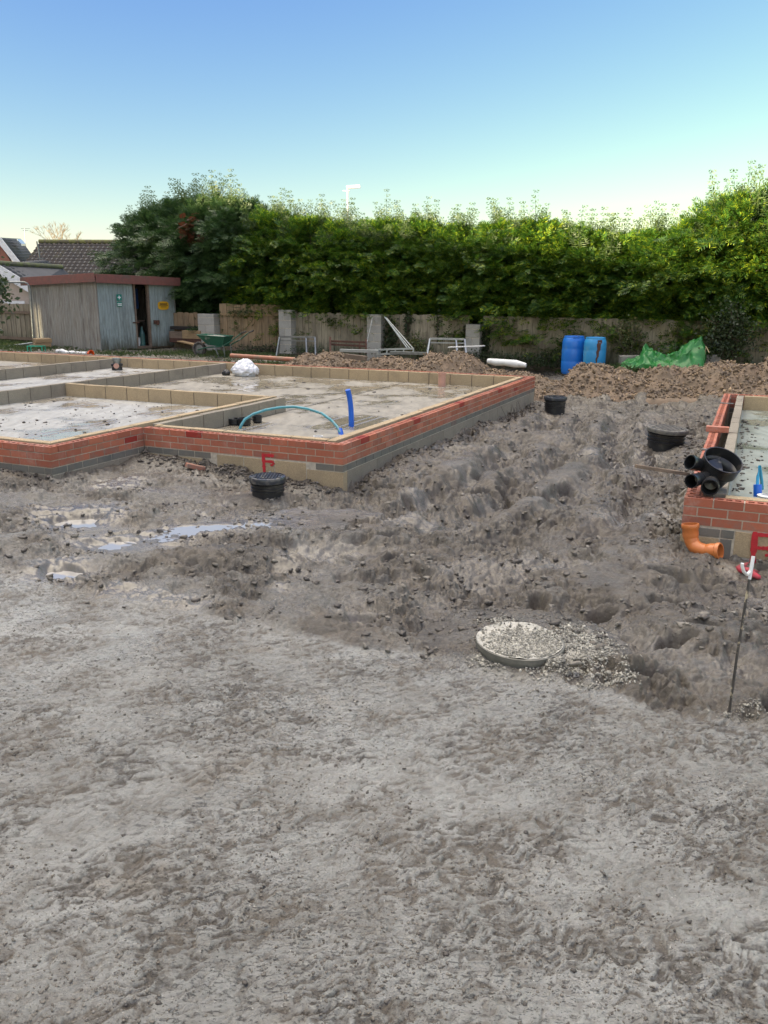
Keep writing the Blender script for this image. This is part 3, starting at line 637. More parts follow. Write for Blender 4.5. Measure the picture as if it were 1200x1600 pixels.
# right-hand foundation
RF = thing('house_foundation', 'second brick house foundation cut off by the right edge of the photo', 'foundation', tuple(RW(0, 0, 0)))
RL = 7.95
wall(RF, RW(0, 0), RW(0, -6), AV, RED3+[('blockgrey', .225), ('blockgrey', .225)], trim0=0, skip=lambda ci, x: ci >= 3)
wall(RF, RW(0, 0), RW(RL, 0), -BV, STD, trim0=1, trim1=0)
wall(RF, RW(RL, 0), RW(RL, -6), -AV, STD, trim0=1)
mb = MB(); mg = MB(); mp = MB()
def blk(m, x0, x1, z1, z0, pr=0.):
    V = [RW(v-pr, -u, w) for w in (z0, z1) for u, v in ((x0, 0), (x1, 0), (x1, .1), (x0, .1))]; m.add(V, [(0, 1, 2, 3), (4, 7, 6, 5), (0, 4, 5, 1), (1, 5, 6, 2), (2, 6, 7, 3), (3, 7, 4, 0)])
z3 = TOP-.235
blk(mg, .0, .29, z3, z3-.065); blk(mg, .30, .395, z3, z3-.065); blk(mg, .30, .385, z3-.075, z3-.30); blk(mb, .0, .29, z3-.075, z3-.30)
blk(mb, .405, .84, z3, z3-.205); blk(mb, .85, 1.29, z3, z3-.205); blk(mb, 1.3, 1.74, z3, z3-.205)
blk(mp, .405, .84, z3-.215, z3-.28, .01); blk(mp, .85, 1.29, z3-.215, z3-.28, .01); blk(mp, 1.3, 1.74, z3-.215, z3-.28, .01)
mg.build('grey_brick_course', M['greybrick'], RF, world=True, bevel=.003); mb.build('block_course', M['block'], RF, world=True, bevel=.004); mp.build('base_slip', M['concrete'], RF, world=True, bevel=.003)
blockwall(RF, RW(.135, -.30), RW(.135, -6), AV)
blockwall(RF, RW(.25, -.205), RW(RL-.2, -.205), -BV, start=.2, mat='blockgrey')
blockwall(RF, RW(RL-.195, -.315), RW(RL-.195, -6), -AV)
slab(RF, RW, .235, RL-.295, -6, -.305, 'slabgreen', ph=.35)
# painted letters
def paint_F(parent, F, t0, ztop, zbot, k, off):
    """strokes in (along wall, z) with wobbly edges, 2 mm thick"""
    rnd = random.Random(k); mb = MB()
    def stroke(u0, z0, u1, z1, w):
        n = 10; L = []; R_ = []; dx, dz = u1-u0, z1-z0; l = math.hypot(dx, dz); nx_, nz = -dz/l, dx/l
        for i in range(n+1):
            f = i/n; ww = w/2*rnd.uniform(.7, 1.2)*(1 if .05 < f < .95 else .7); cu, cz = u0+dx*f, z0+dz*f; L.append((cu+nx_*ww, cz+nz*ww)); R_.append((cu-nx_*ww, cz-nz*ww))
        off_ = off[0]; off[0] += .0006
        V = [F(-off_, t0+s_*u, z_) for u, z_ in L+R_] + [F(.003, t0+s_*u, z_) for u, z_ in L+R_]; m = 2*(n+1)
        Fc = []
        for i in range(n): Fc.append((i, i+1, n+2+i, n+1+i)); Fc.append((m+i, m+n+1+i, m+n+2+i, m+i+1)); Fc.append((i, m+i, m+i+1, i+1)); Fc.append((n+1+i, n+2+i, m+n+2+i, m+n+1+i))
        mb.add(V, Fc)
    s_ = -1
    H_ = ztop-zbot
    stroke(0, ztop, .01, zbot, .042); stroke(-.01, ztop-.02, .14, ztop-.015, .032)
    stroke(.02, ztop-.42*H_, .12, ztop-.40*H_, .028); stroke(.115, ztop-.38*H_, .135, ztop-.55*H_, .028); stroke(.13, ztop-.56*H_, .09, ztop-.60*H_, .02)
    mb.build('painted_letter', M['redpaint'], parent, world=True)
paint_F(LF, LW, .985, TOP-.17, TOP-.38, 3, [.0035])
paint_F(RF, RW, -.545, TOP-.22, TOP-.52, 5, [.0115])
# loose brick across the cavity, wall ties, level, etc. on the right foundation
o = MB(); brick(o, RW(3.55, .04, TOP+.004), -BV, AV, .25, .1025, .065, False); 
tag(o.build('loose_brick', M['brick'], bevel=.004), 'loose orange red brick laid across the open cavity of the right foundation wall', 'brick')
for i, (s_, lab) in enumerate(((6.5, 'farther thin galvanised wall tie lying across the cavity of the right wall'), (2.28, 'nearer galvanised wall tie lying across the cavity of the right wall'))):
    t = MB(); t.bar(RW(s_, -.03, TOP+.006), RW(s_+.02, -.18, TOP+.006), .03, .012); t.box(RW(s_, -.02, TOP+.008), (.035, .05, .018), ax=(AV, BV, ZV))
    tag(t.build('wall_tie', M['galv'], bevel=.002), lab, 'wall tie', 'wall ties on the right foundation')
# ------------------------------------------------------------------ spoil heaps
def heap(name, label, s0, s1, t0, t1, prof, mat, rmat, nr, seed, rs=(.02, .09), amp=.12):
    """heap in the site frame: prof(s,t)-> height above ground"""
    ns, nt = int((s1-s0)/.035), int((t1-t0)/.035); SS, TT = np.meshgrid(np.linspace(s0, s1, ns), np.linspace(t0, t1, nt))
    X = A0[0]+a2[0]*SS+b2[0]*TT; Y = A0[1]+a2[1]*SS+b2[1]*TT; B = base_h(X, Y); p = prof(SS, TT)
    es = np.minimum.reduce([(SS-s0), (s1-SS), (TT-t0), (t1-TT)]); ed = sm(0, .3, es)
    Z = B + p*(1+.35*fbm(X, Y, 1.7, 3, seed)) + sm(.02, .2, p)*(amp*fbm(X, Y, 2.6, 4, seed+5, .6)+.5*lumps(X, Y, .2, seed+9, .1, .45, .6)+.5*lumps(X, Y, .09, seed+11, .1, .45, .6)) - .25*(1-ed) - .03
    root = thing(name, label, 'heap', (float(X.mean()), float(Y.mean()), 0.)); L = root.location
    link('soil', npmesh('soil', np.stack([X-L[0], Y-L[1], Z], -1).reshape(-1, 3), grid_faces(*X.shape), False), mat, root)
    rg = np.random.default_rng(seed); k = rg.integers(0, X.size, nr); w = p.ravel()[k] > .05; k = k[w]
    P = np.stack([X.ravel()[k]-L[0]+rg.normal(0, .02, len(k)), Y.ravel()[k]-L[1]+rg.normal(0, .02, len(k)), Z.ravel()[k]+.012], -1)
    s_ = rs[0]+(rs[1]-rs[0])*rg.random(len(k))**3
    for i, rm in enumerate(rmat):
        q = (np.arange(len(k)) % len(rmat)) == i; o = scatter('stones', P[q], s_[q], rm, protos=(0, 1, 2, 3), flat=False, parent=root, seed=seed+i, sq=(1, .85, .7)); o['kind'] = 'stuff'
    return root
G = lambda s, t, cs, ct, rs_, rt_, h: h*np.exp(-np.abs((s-cs)/rs_)**2.4-np.abs((t-ct)/rt_)**2.4)
heap('spoil_heap', 'long low heap of brown and buff rubble behind the far wall of the left foundation', 9.0, 11.8, -.6, 7.2,
     lambda s, t: np.maximum.reduce([G(s, t, 10.3, 5.55, .85, .95, .50), G(s, t, 10.4, 3.9, .8, 1.0, .50), G(s, t, 10.3, 2.45, .9, 1.0, .68), G(s, t, 10.1, 1.1, .8, 1.1, .42), G(s, t, 10., .2, .7, .6, .26)]),
     M['heapbase'], (M['rubbledark'], M['rubble'], M['rubble']), 15000, 21, (.009, .038))
heap('spoil_heap', 'bank of orange brown clay and stones in front of the blue barrels and green tarpaulin', 9.6, 13.0, -8.2, .1,
     lambda s, t: np.maximum.reduce([G(s, t, 11.1, -.8, .95, 1.0, .52), G(s, t, 11.2, -2.2, .9, 1.0, .45), G(s, t, 11.3, -3.4, .95, 1.1, .60), G(s, t, 11.5, -4.6, 1.0, .75, .98), G(s, t, 11.3, -5.7, .9, 1.0, .62), G(s, t, 11.2, -7, 1, 1.2, .7)]),
     M['heapbase'], (M['rubble'], M['rubbledark']), 16000, 35, (.010, .05), .2)
# ------------------------------------------------------------------ back boundary
FE = Vector((.916, -.40, 0)).normalized(); FN = Vector((-.40, -.916, 0)).normalized(); FP = Vector((-3.5, 25, 0))
def FW(l, d, z=0): return FP + FE*l + FN*d + ZV*z      # l along the fence to the right, d towards the viewer
def fence_l(xpx):   # along-fence coordinate for an image column at fence level
    d = ray(xpx, 520); k = d[0]/d[1]      # X = k*Y
    return (k*25+3.5)/(FE.x-k*FE.y) if True else 0
def fz(l): p = FW(l, 0); return float(base_h(np.array([p.x]), np.array([p.y]))[0])
def panel(x0, x1, ztop, label, mat, rail=True, lean=0., bw=.11, extra=None, thick=True):
    l0, l1 = fence_l(x0), fence_l(x1); z0 = fz((l0+l1)/2)-.05
    r = thing('fence_panel', label, 'fence', tuple(FW((l0+l1)/2, 0, z0)))
    m = MB(); l = l0; rnd = random.Random(int(x0)*7+3); i = 0
    while l < l1-.02:
        w_ = min(bw, l1-l); zt = ztop+rnd.uniform(-.025, .02); d = .018*(i % 2)
        m.box(FW(l+w_/2, d+rnd.uniform(0, .006), (z0+.12+zt)/2), (w_+.012, .016, zt-z0-.12), ax=(FE, FN, ZV)); l += bw*.93; i += 1
    m.build('boards', mat, r, world=True)
    g = MB(); g.box(FW((l0+l1)/2, .01, z0+.1), (l1-l0, .035, .22), ax=(FE, FN, ZV)); g.build('gravel_board', M['oldtimber'], r, world=True)
    for zz in ((z0+.35), (ztop-.25)):
        g = MB(); g.box(FW((l0+l1)/2, -.04, zz), (l1-l0, .05, .07), ax=(FE, FN, ZV)); g.build('rail', M['oldtimber'], r, world=True)
    if extra:
        g = MB(); g.box(FW((l0+l1)/2, .05, extra), (l1-l0-.1, .04, .07), ax=(FE, FN, ZV)); g.build('rail', M['timber'], r, world=True)
    return r
panel(262, 318, 1.35, 'shadowed fence boards between the shed and the first block pier', M['woodwarm'])
panel(345, 444, 1.62, 'taller warm brown fence panel behind the wheelbarrow, with a raised top strip', M['woodwarm'], bw=.13, extra=1.33)
panel(463, 580, 1.42, 'weathered grey fence boards between the second and third block piers', M['woodfence'])
panel(602, 733, 1.42, 'grey boarded fence hung with ivy between the third and fourth block piers', M['woodfence'])
panel(755, 905, 1.42, 'long pale featheredge fence left of the blue barrels', M['woodfence'], bw=.14)
panel(905, 1060, 1.42, 'shadowed fence boards behind the green tarpaulin', M['woodfence'], bw=.14)
panel(1060, 1260, 1.42, 'fence boards at the right edge behind the clay bank', M['woodfence'], bw=.14)
def pier(x0, x1, zt, lab):
    l0, l1 = fence_l(x0), fence_l(x1); z0 = fz(l0)-.1; r = thing('block_pier', lab, 'pier', tuple(FW((l0+l1)/2, .1, z0)), group='concrete block piers along the back fence'); m = MB(); z = z0; i = 0; w_ = l1-l0
    while z < zt-.02:
        h = min(.215, zt-z)
        if i % 2: m.box(FW(l0+w_*.25-.002, .1, z+h/2-.004), (w_/2-.008, .40, h-.008), ax=(FE, FN, ZV)); m.box(FW(l0+w_*.75+.002, .1, z+h/2-.004), (w_/2-.008, .40, h-.008), ax=(FE, FN, ZV))
        else: m.box(FW((l0+l1)/2, .1, z+h/2-.004), (w_, .40, h-.008), ax=(FE, FN, ZV))
        z += .225; i += 1
    m.build('blocks', M['pier'], r, world=True, bevel=.006)
    m = MB(); m.box(FW((l0+l1)/2, .1, (z0+zt)/2), (w_-.014, .386, zt-z0-.03), ax=(FE, FN, ZV)); m.build('mortar', M['mortar'], r, world=True)
pier(319, 344, 1.34, 'dim block pier behind the timber stack, leftmost of the four')
pier(444, 463, 1.50, 'block pier with the steel trestle leaning in front of it')
pier(580, 602, 1.42, 'pale block pier with poles leaning on both sides')
pier(733, 755, 1.22, 'short block pier between the aluminium trestle and the pale fence')
# fence on the far left, and the galvanised hoop in front of it
def lfence():
    p0, p1 = atd(-60, 540, 29), atd(56, 538, 27.2); e = (p1-p0); e.z = 0; L = e.length; e.normalize(); n = Vector((e.y, -e.x, 0)); z0 = .15; zt = 2-(475-452)*27.5/FPX*0 + 0; zt = atd(20, 474, 28).z
    r = thing('fence_panel', 'grey close-boarded fence left of the timber shed', 'fence', tuple((p0+p1)/2)); m = MB(); k = 0; l = 0
    while l < L:
        m.box(p0+e*(l+.06)+n*(.016*(k % 2))+ZV*((z0+zt)/2-p0.z), (.125, .016, zt-z0+random.uniform(-.03, .02)), ax=(e, n, ZV)); l += .112; k += 1
    m.build('boards', M['woodfence'], r, world=True)
    for z in (atd(20, 487, 28).z, atd(20, 527, 28).z):
        m = MB(); m.box((p0+p1)/2+n*.05+ZV*(z-(p0.z+p1.z)/2), (L, .05, .09), ax=(e, n, ZV)); m.build('rail', M['oldtimber'], r, world=True)
lfence()
pts = [atd(-30, 442, 26)]+[atd(x, y, 26) for x, y in ((20, 441), (38, 441), (43, 443), (46, 447), (47.5, 453), (49, 480), (51, 510), (52.5, 531))]
t = MB(); t.tube(pts, .028, 10); tag(t.build('steel_hoop', M['galv'], smooth=True), 'bent galvanised tube frame standing in front of the left fence', 'frame')
t = MB(); t.tube([atd(-30, 547, 25.6), atd(51, 536, 25.6)], .03, 10); tag(t.build('steel_tube', M['galv'], smooth=True), 'straight galvanised tube lying on the grass at the foot of the hoop', 'tube')
# ------------------------------------------------------------------ shed
N0 = atd(158, 549, 24.2); ZS = N0.z; U = Vector((-.8, .6, 0)); Vv = Vector((.6, .8, 0)); SL, SR, SH, SH2 = 3.5, 2.75, 2.02, 1.86
def SW(u, v, z=0): return Vector((N0.x, N0.y, ZS)) + U*u + Vv*v + ZV*z
sh = thing('timber_shed', 'weathered leaning timber shed with flat felt roof and its door gap open', 'shed', tuple(SW(0, 0)))
def boards(origin, e, n, L, h0, h1, mat, name, bw=.12, lean=.0, skew=0.):
    m = MB(); x = 0; k = 0; rnd = random.Random(int(L*100)+len(name)); e = Vector(e)
    while x < L-.01:
        w_ = min(bw, L-x); f = (x+w_/2)/L; h = h0+(h1-h0)*f; d = rnd.uniform(0, .006)
        zb = rnd.uniform(-.02, .02); b0 = origin+e*x+n*d; 
        V = [b0+ZV*zb, b0+e*(w_-.006)+ZV*zb, b0+e*(w_-.006)-n*.02+ZV*zb, b0-n*.02+ZV*zb]; V += [p+ZV*(h-zb)+e*skew for p in V]
        m.add(V, [(0, 3, 2, 1), (4, 5, 6, 7), (0, 1, 5, 4), (1, 2, 6, 5), (2, 3, 7, 6), (3, 0, 4, 7)]); x += bw; k += 1
    return m.build(name, mat, sh, world=True)
boards(SW(.0, 0, .02), U, -Vv, SL, SH, SH2+.06, M['shedside'], 'side_wall', .125)
boards(SW(0, .03, .02), Vv, -U, .20, SH, SH, M['shedfront'], 'corner_boards', .10)
boards(SW(-.012, .24, .03), Vv, -U, 1.02, SH-.04, SH-.06, M['shedfront'], 'left_door', .10, skew=-.06)
boards(SW(-.012, 1.80, .05), Vv, -U, .92, SH-.07, SH-.08, M['shedfront'], 'right_door', .095)
boards(SW(SL-.02, SR, .02), -U, Vv, SL, SH2, SH-.1, M['shedside'], 'back_wall', .15)
boards(SW(SL, 0, .02), Vv, U, SR, SH2, SH2-.04, M['shedside'], 'side_wall', .15)
m = MB(); m.box(SW(.03, 1.76, SH/2), (.07, .07, SH-.06), ax=(U, Vv, ZV)); m.box(SW(.03, 1.28, SH/2), (.06, .06, SH-.06), ax=(U, Vv, ZV)); m.box(SW(.03, 1.5, .05), (.07, .5, .08), ax=(U, Vv, ZV)); m.build('door_frame', M['oldtimber'], sh, world=True)
m = MB(); m.box(SW(SL/2, SR/2, .03), (SL-.1, SR-.1, .05), ax=(U, Vv, ZV)); m.build('floor', M['oldtimber'], sh, world=True)
m = MB(); P = [SW(-.14, -.12, SH+.05), SW(SL+.12, -.12, SH2+.09), SW(SL+.12, SR+.1, SH2+.03), SW(-.14, SR+.1, SH-.03)]
m.add([p for p in P]+[p+ZV*.05 for p in P], [(0, 3, 2, 1), (4, 5, 6, 7), (0, 1, 5, 4), (1, 2, 6, 5), (2, 3, 7, 6), (3, 0, 4, 7)]); m.build('roof', M['felt'], sh, world=True)
for nm, p, q in (('fascia', SW(-.16, -.14, SH+.02), SW(SL+.14, -.14, SH2+.07)), ('fascia', SW(-.16, -.10, SH+.0), SW(-.16, SR+.12, SH-.06))):
    m = MB(); m.bar(p, q, .025, .24); m.build(nm, M['felt'], sh, world=True, bevel=.004)
# signs, latch and contents
def plate(parent, c, e, n, w_, h, t_, mat, name): m = MB(); m.box(c+n*t_/2, (w_, t_, h), ax=(e, n, ZV)); return m.build(name, mat, parent, world=True)
nF = -U
s1 = plate(sh, SW(-.05, .70, 1.50), Vv, nF, .17, .17, .006, M['signgreen'], 'first_aid_sign')
def sub(parentpart, mb_, mat, name):
    me_ = bpy.data.meshes.new(name); L = sh.location+parentpart.location; me_.from_pydata([tuple(Vector(v)-L) for v in mb_.v], [], mb_.f); me_.materials.append(mat); o_ = bpy.data.objects.new(name, me_); COL.objects.link(o_); o_.parent = parentpart; return o_
c = SW(-.05, .70, 1.50)+nF*.009
m = MB(); m.box(c, (.10, .004, .032), ax=(Vv, nF, ZV)); m.box(c+ZV*.033, (.032, .004, .034), ax=(Vv, nF, ZV)); m.box(c-ZV*.033, (.032, .004, .034), ax=(Vv, nF, ZV)); sub(s1, m, M['white'], 'cross')
s2 = plate(sh, SW(-.05, .70, 1.31), Vv, nF, .17, .13, .006, M['signgreen'], 'notice'); c = SW(-.05, .70, 1.31)+nF*.009
m = MB(); m.box(c+ZV*.02, (.14, .004, .022), ax=(Vv, nF, ZV)); m.box(c-ZV*.025, (.14, .004, .030), ax=(Vv, nF, ZV)); sub(s2, m, M['white'], 'text_lines')
m = MB(); n_ = 20; V = [SW(-.02, 2.28, 1.26)+Vv*(.20*math.copysign(abs(math.cos(2*PI*k/n_))**.6, math.cos(2*PI*k/n_)))+ZV*(.125*math.copysign(abs(math.sin(2*PI*k/n_))**.6, math.sin(2*PI*k/n_)))+nF*d for d in (.0, .018) for k in range(n_)]
m.add(V, [tuple(range(n_, 2*n_))]+[(k, (k+1) % n_, n_+(k+1) % n_, n_+k) for k in range(n_)]); s3 = m.build('warning_notice', M['signyellow'], sh, world=True)
c = SW(-.02, 2.28, 1.27)+nF*.021; m = MB(); m.box(c+ZV*.035, (.27, .004, .03), ax=(Vv, nF, ZV)); m.box(c-ZV*.012, (.31, .004, .014), ax=(Vv, nF, ZV)); m.box(c-ZV*.05, (.2, .004, .012), ax=(Vv, nF, ZV)); sub(s3, m, M['dark'], 'text_lines')
m = MB(); m.box(SW(-.05, 1.98, .78), (.05, .20, .11), ax=(U, Vv, ZV)); m.box(SW(-.09, 1.98, .76), (.05, .09, .13), ax=(U, Vv, ZV)); m.build('lock_box', M['rust'], sh, world=True, bevel=.01)
m = MB(); m.box(SW(-.04, 1.24, .78), (.02, .22, .035), ax=(U, Vv, ZV)); m.build('bolt', M['rust'], sh, world=True)
m = MB(); m.box(SW(.9, 1.5, .80), (.7, 1.0, .03), ax=(U, Vv, ZV)); m.build('shelf', M['oldtimber'], sh, world=True)
m = MB(); m.box(SW(1.0, 1.72, 1.45), (.02, .85, .6), ax=(U, Vv, ZV)); tag(m.build('poster', M['signblue']), 'blue and yellow poster pinned up inside the open shed', 'poster')
m = MB(); m.lathe([(.11, 0), (.13, .10), (.13, .26), (.0, .26)], 20, Matrix.Translation(SW(.35, 1.48, .06)), caps=False); tag(m.build('bucket', M['whiteplastic'], smooth=True), 'white tub on the floor inside the shed doorway', 'tub')
m = MB(); m.lathe([(.075, 0), (.085, .02), (.085, .36), (.03, .5), (.03, .58), (0, .58)], 16, Matrix.Translation(SW(.30, 1.68, .06)), caps=False); tag(m.build('bottle', simple('teal_bottle', (.05, .14, .13), None, 5, .3)), 'tall dark teal bottle beside the tub in the shed doorway', 'bottle')
m = MB(); m.box(SW(.9, 1.5, .48), (.3, .42, .34), ax=(U, Vv, ZV)); tag(m.build('box', M['concrete'], bevel=.01), 'grey box on the floor under the shelf in the shed', 'box')
# ------------------------------------------------------------------ bits on the grass round the shed
def gz(p): return H(p.x, p.y)
c = atd(65, 533, 25.0)
for i, (dz, lab) in enumerate(((0, 'lower sawn timber sleeper beside the shed, under another'), (.125, 'upper sawn timber sleeper resting on another beside the shed'))):
    m = MB(); m.box((c.x+.02*i, c.y, atd(65, 537, 25).z+dz-.03), (.46, .5, .115), rot=Matrix.Rotation(.5+.06*i, 3, 'Z')); tag(m.build('timber_sleeper', M['timber'], bevel=.01), lab, 'timber', 'timber sleepers beside the shed')
c = atd(57, 546.5, 23.5); m = MB(); w_, h, d, q_ = .40, .20, .22, .025
for zz in (-h/2, h/2):
    for yy in (-d/2, d/2): m.box(c+Vector((0, yy, zz)), (w_+q_, q_, q_))
    for xx in (-w_/2, w_/2): m.box(c+Vector((xx, 0, zz)), (q_, d-q_, q_))
for xx in (-w_/2, w_/2):
    for yy in (-d/2, d/2): m.box(c+Vector((xx, yy, 0)), (q_*.98, q_*.98, h-q_))
tag(m.build('plastic_crate', simple('bright_green_plastic', (.03, .36, .22), None, 5, .45)), 'open bright green plastic frame on the grass by the foundation wall', 'frame')
m = MB(); pp = [atd(88, 549, 23.3), atd(97, 548.5, 23.3), atd(105, 552, 23.2), atd(115, 551, 23.2), atd(125, 553, 23.1), atd(136, 552.5, 23.)]; m.tube(pp, [.05, .06, .065, .055, .06, .055], 10); tag(m.build('mortar_bag', M['whiteplastic'], smooth=True), 'long dirty white crumpled plastic wrap on the grass before the shed', 'plastic')
m = MB(); m.lathe([(.05, 0), (.075, .05), (.09, .14), (.075, .14), (.06, .05)], 16, orient(atd(138, 553, 22.9), (.75, -.5, .15)), caps=False); tag(m.build('orange_cap', simple('bright_orange_plastic', (.85, .10, .01), None, 5, .4), smooth=True), 'bright orange plastic cap on the grass before the shed', 'cap')
# timber stack right of the shed
LT_ = [(292, 523, 26.2, .75, .22, .03, M['oldtimber'], 'left brown board end in the stack between shed and pier'), (309, 522, 26.0, .62, .24, .05, M['timber'], 'right lighter board end in the stack between shed and pier'), (300, 531, 26.1, 1.1, .13, .0, M['rust'], 'dark bottom bearer of the timber stack beside the shed'), (296, 512, 26.3, .9, .10, .1, M['dark'], 'dark wrapped bundle on top of the timber stack beside the shed')]
for x, y, Y, L, h, rz, mt, lab in LT_:
    m = MB(); m.box(atd(x, y, Y), (L, .8, h), rot=Matrix.Rotation(-.35+rz, 3, 'Z')); tag(m.build('timber_offcut', mt, bevel=.008), lab, 'timber', 'timber stacked beside the shed')
for i, (x0, y0, x1, y1, lab) in enumerate(((281, 533, 318, 541, 'near pale plank lying in the grass beside the shed'), (303, 540, 330, 533, 'far pale plank lying in the grass beside the timber stack'))):
    p, q = atd(x0, y0, 25.4-i*.3), atd(x1, y1, 24.8); m = MB(); m.bar(p, q, .24, .03); tag(m.build('plank', M['timber'], bevel=.004), lab, 'plank', 'planks in the grass beside the shed')
# ------------------------------------------------------------------ wheelbarrow
def wheelbarrow():
    c = atd(343, 556, 23.4); c.z = gz(c); r = thing('wheelbarrow', 'green steel wheelbarrow with cement-crusted tray, handles to the right', 'wheelbarrow', tuple(c), math.radians(-14))
    m = MB(); A = [(-.52, -.30, .60), (.30, -.30, .56), (.30, .30, .56), (-.52, .30, .60)]; Bq = [(-.24, -.20, .33), (.20, -.20, .30), (.20, .20, .30), (-.24, .20, .33)]
    V = [Vector(p) for p in A+Bq]; V2 = [v+Vector((0, 0, .018)) if i >= 4 else v*1.0 for i, v in enumerate(V)]; V3 = [Vector((v.x*.965, v.y*.955, v.z)) for v in V2]
    m.add(V+V3, [(0, 1, 5, 4), (1, 2, 6, 5), (2, 3, 7, 6), (3, 0, 4, 7), (4, 5, 6, 7), (8, 12, 13, 9), (9, 13, 14, 10), (10, 14, 15, 11), (11, 15, 12, 8), (12, 15, 14, 13), (0, 8, 9, 1), (1, 9, 10, 2), (2, 10, 11, 3), (3, 11, 8, 0)])
    tr = m.build('tray', M['greenmetal'], r)
    m = MB(); m.tube([Vector(p) for p in A+[A[0]]], .014, 8); m.build('rim', M['greenmetal'], tr, smooth=True)
    m = MB(); m.add([(-.49, -.28, .57), (.27, -.28, .53), (.27, .28, .53), (-.49, .28, .57)]+[(-.1, 0, .60)], [(0, 1, 4), (1, 2, 4), (2, 3, 4), (3, 0, 4)]); m.build('cement_crust', M['cement'], tr)
    for s_ in (-1, 1):
        m = MB(); m.tube([(-.62, .05*s_, .18), (-.35, .13*s_, .25), (.20, .24*s_, .30), (.50, .27*s_, .46), (.78, .27*s_, .66), (.88, .27*s_, .70)], .016, 8); h = m.build('handle', M['greenmetal'], r, smooth=True)
        m = MB(); m.tube([(.78, .27*s_, .665), (.93, .27*s_, .72)], .022, 8); m.build('grip', M['rubber'], h, smooth=True)
        m = MB(); m.tube([(-.05, .19*s_, .31), (.08, .22*s_, .02), (.26, .22*s_, .02), (.24, .23*s_, .33)], .014, 8); m.build('leg', M['galv'], r, smooth=True)
    T = orient((-.60, -.045, .20), (0, 1, 0)); m = MB(); m.lathe([(.13, 0), (.18, .0), (.2, .02), (.205, .045), (.2, .07), (.18, .09), (.13, .09)], 24, T, caps=False); w_ = m.build('wheel', M['rubber'], r, smooth=True)
    m = MB(); m.lathe([(.0, .02), (.05, .015), (.135, .03), (.135, .06), (.05, .075), (0, .07)], 20, T, caps=False); m.build('rim', M['galv'], w_, smooth=True)
wheelbarrow()
# orange-red soil pipe on the ground behind the foundation
p, q = atd(361, 555.5, 21.6), atd(462, 562, 20.6); t = MB(); t.tube([p, q], .055, 14); pr = t.build('drain_pipe', simple('terracotta_pipe', (.40, .16, .09), (.33, .14, .085), 4, .5, dirt=(.25, .19, .13)), smooth=True); tag(pr, 'long terracotta coloured drain pipe lying on the ground behind the foundation', 'pipe')
p = atd(441, 565.5, 19.9); p.z = gz(p)+.05; m = MB(); m.lathe([(.12, -.04), (.24, -.03), (.27, .0), (.24, .035), (.12, .04), (.12, -.04)], 24, orient(p, (.1, -.3, .95)), caps=False); tag(m.build('rubber_ring', M['blackplastic'], smooth=True), 'flat black rubber ring lying behind the far wall near the white sack', 'ring')
# ------------------------------------------------------------------ trestles, poles, ladders
def trestle(x0, x1, yt, yb, Y, mat, lab, splay=.22):
    a_, b_ = atd(x0, yt, Y), atd(x1, yt+1, Y-.3); r = thing('trestle', lab, 'trestle', (a_.x, a_.y, 0)); m = MB(); m.bar(a_, b_, .05, .05); m.bar(a_-ZV*.1, b_-ZV*.1, .03, .03); m.build('top_bar', mat, r, world=True)
    for e_ in (a_, b_-(b_-a_)*.25, b_):
        for s_ in (-1, 1):
            g = e_ + Vector((-.07 if e_ is a_ else .03, s_*splay, 0)); g.z = atd(x0, yb, Y).z+.0; m = MB(); m.bar(e_, g, .035, .035); m.build('leg', mat, r, world=True)
trestle(437, 492, 526, 555, 22.6, M['galv'], 'grey steel folding trestle standing in front of the second block pier')
trestle(672, 726, 529, 552, 21.8, M['alu'], 'light steel trestle half buried behind the rubble heap')
r = thing('rusty_rack', 'rusty brown steel frame leaning against the fence left of the third pier', 'frame', tuple(atd(543, 540, 22.2)))
for p, q in (((515, 533), (572, 535)), ((515, 538), (572, 541)), ((516, 527), (516, 550)), ((572, 530), (572, 552)), ((562, 535), (562, 552))):
    m = MB(); m.bar(atd(*p, 22.3), atd(*q, 22.1), .05, .05); m.build('bar', M['rust'], r, world=True)
for i, (x0, y0, x1, y1, lab) in enumerate(((601, 495, 637, 545, 'upper edge pole leaning right of the pale pier, leftmost of three'), (602, 497, 641, 545, 'middle one of three aluminium poles leaning right of the pale pier'), (603, 496, 646, 545, 'rightmost of three aluminium poles leaning right of the pale pier'), (582, 497, 570, 552, 'single thin pole leaning steeply left of the pale pier'))):
    p, q = atd(x0, y0, 23.0), atd(x1, y1, 22.3); m = MB(); m.tube([p, q], .014, 8); tag(m.build('metal_pole', M['alu'] if i < 3 else M['galv'], smooth=True), lab, 'pole', 'poles leaning at the pale pier')
r = thing('ladder', 'short aluminium ladder lying on its side across the top of the rubble', 'ladder', tuple(atd(620, 548, 21.5)))
for p, q in (((586, 546.5), (647, 544.5)), ((588, 553.5), (647, 551.5))):
    m = MB(); m.bar(atd(*p, 21.5), atd(*q, 21.3), .03, .045); m.build('rail', M['alu'], r, world=True)
for x in (592, 605, 618, 631, 646): m = MB(); m.bar(atd(x, 546, 21.45), atd(x-1, 552.5, 21.45), .035, .035); m.build('rung', M['alu'], r, world=True)
for i, (x0, y0, x1, y1, w_, lab) in enumerate(((532, 547.5, 592, 549, .07, 'left white painted plank lying behind the rubble heap'), (610, 551, 666, 552.5, .07, 'right grey plank lying behind the rubble heap'), (540, 556, 572, 560, .1, 'thick old timber half buried in the dark rubble'))):
    m = MB(); m.bar(atd(x0, y0, 21.2 if i < 2 else 19.35), atd(x1, y1, 20.9 if i < 2 else 19.1), .12, w_); tag(m.build('plank', (M['alu'], M['galv'], M['oldtimber'])[i], bevel=.004), lab, 'plank', 'planks by the rubble heap')
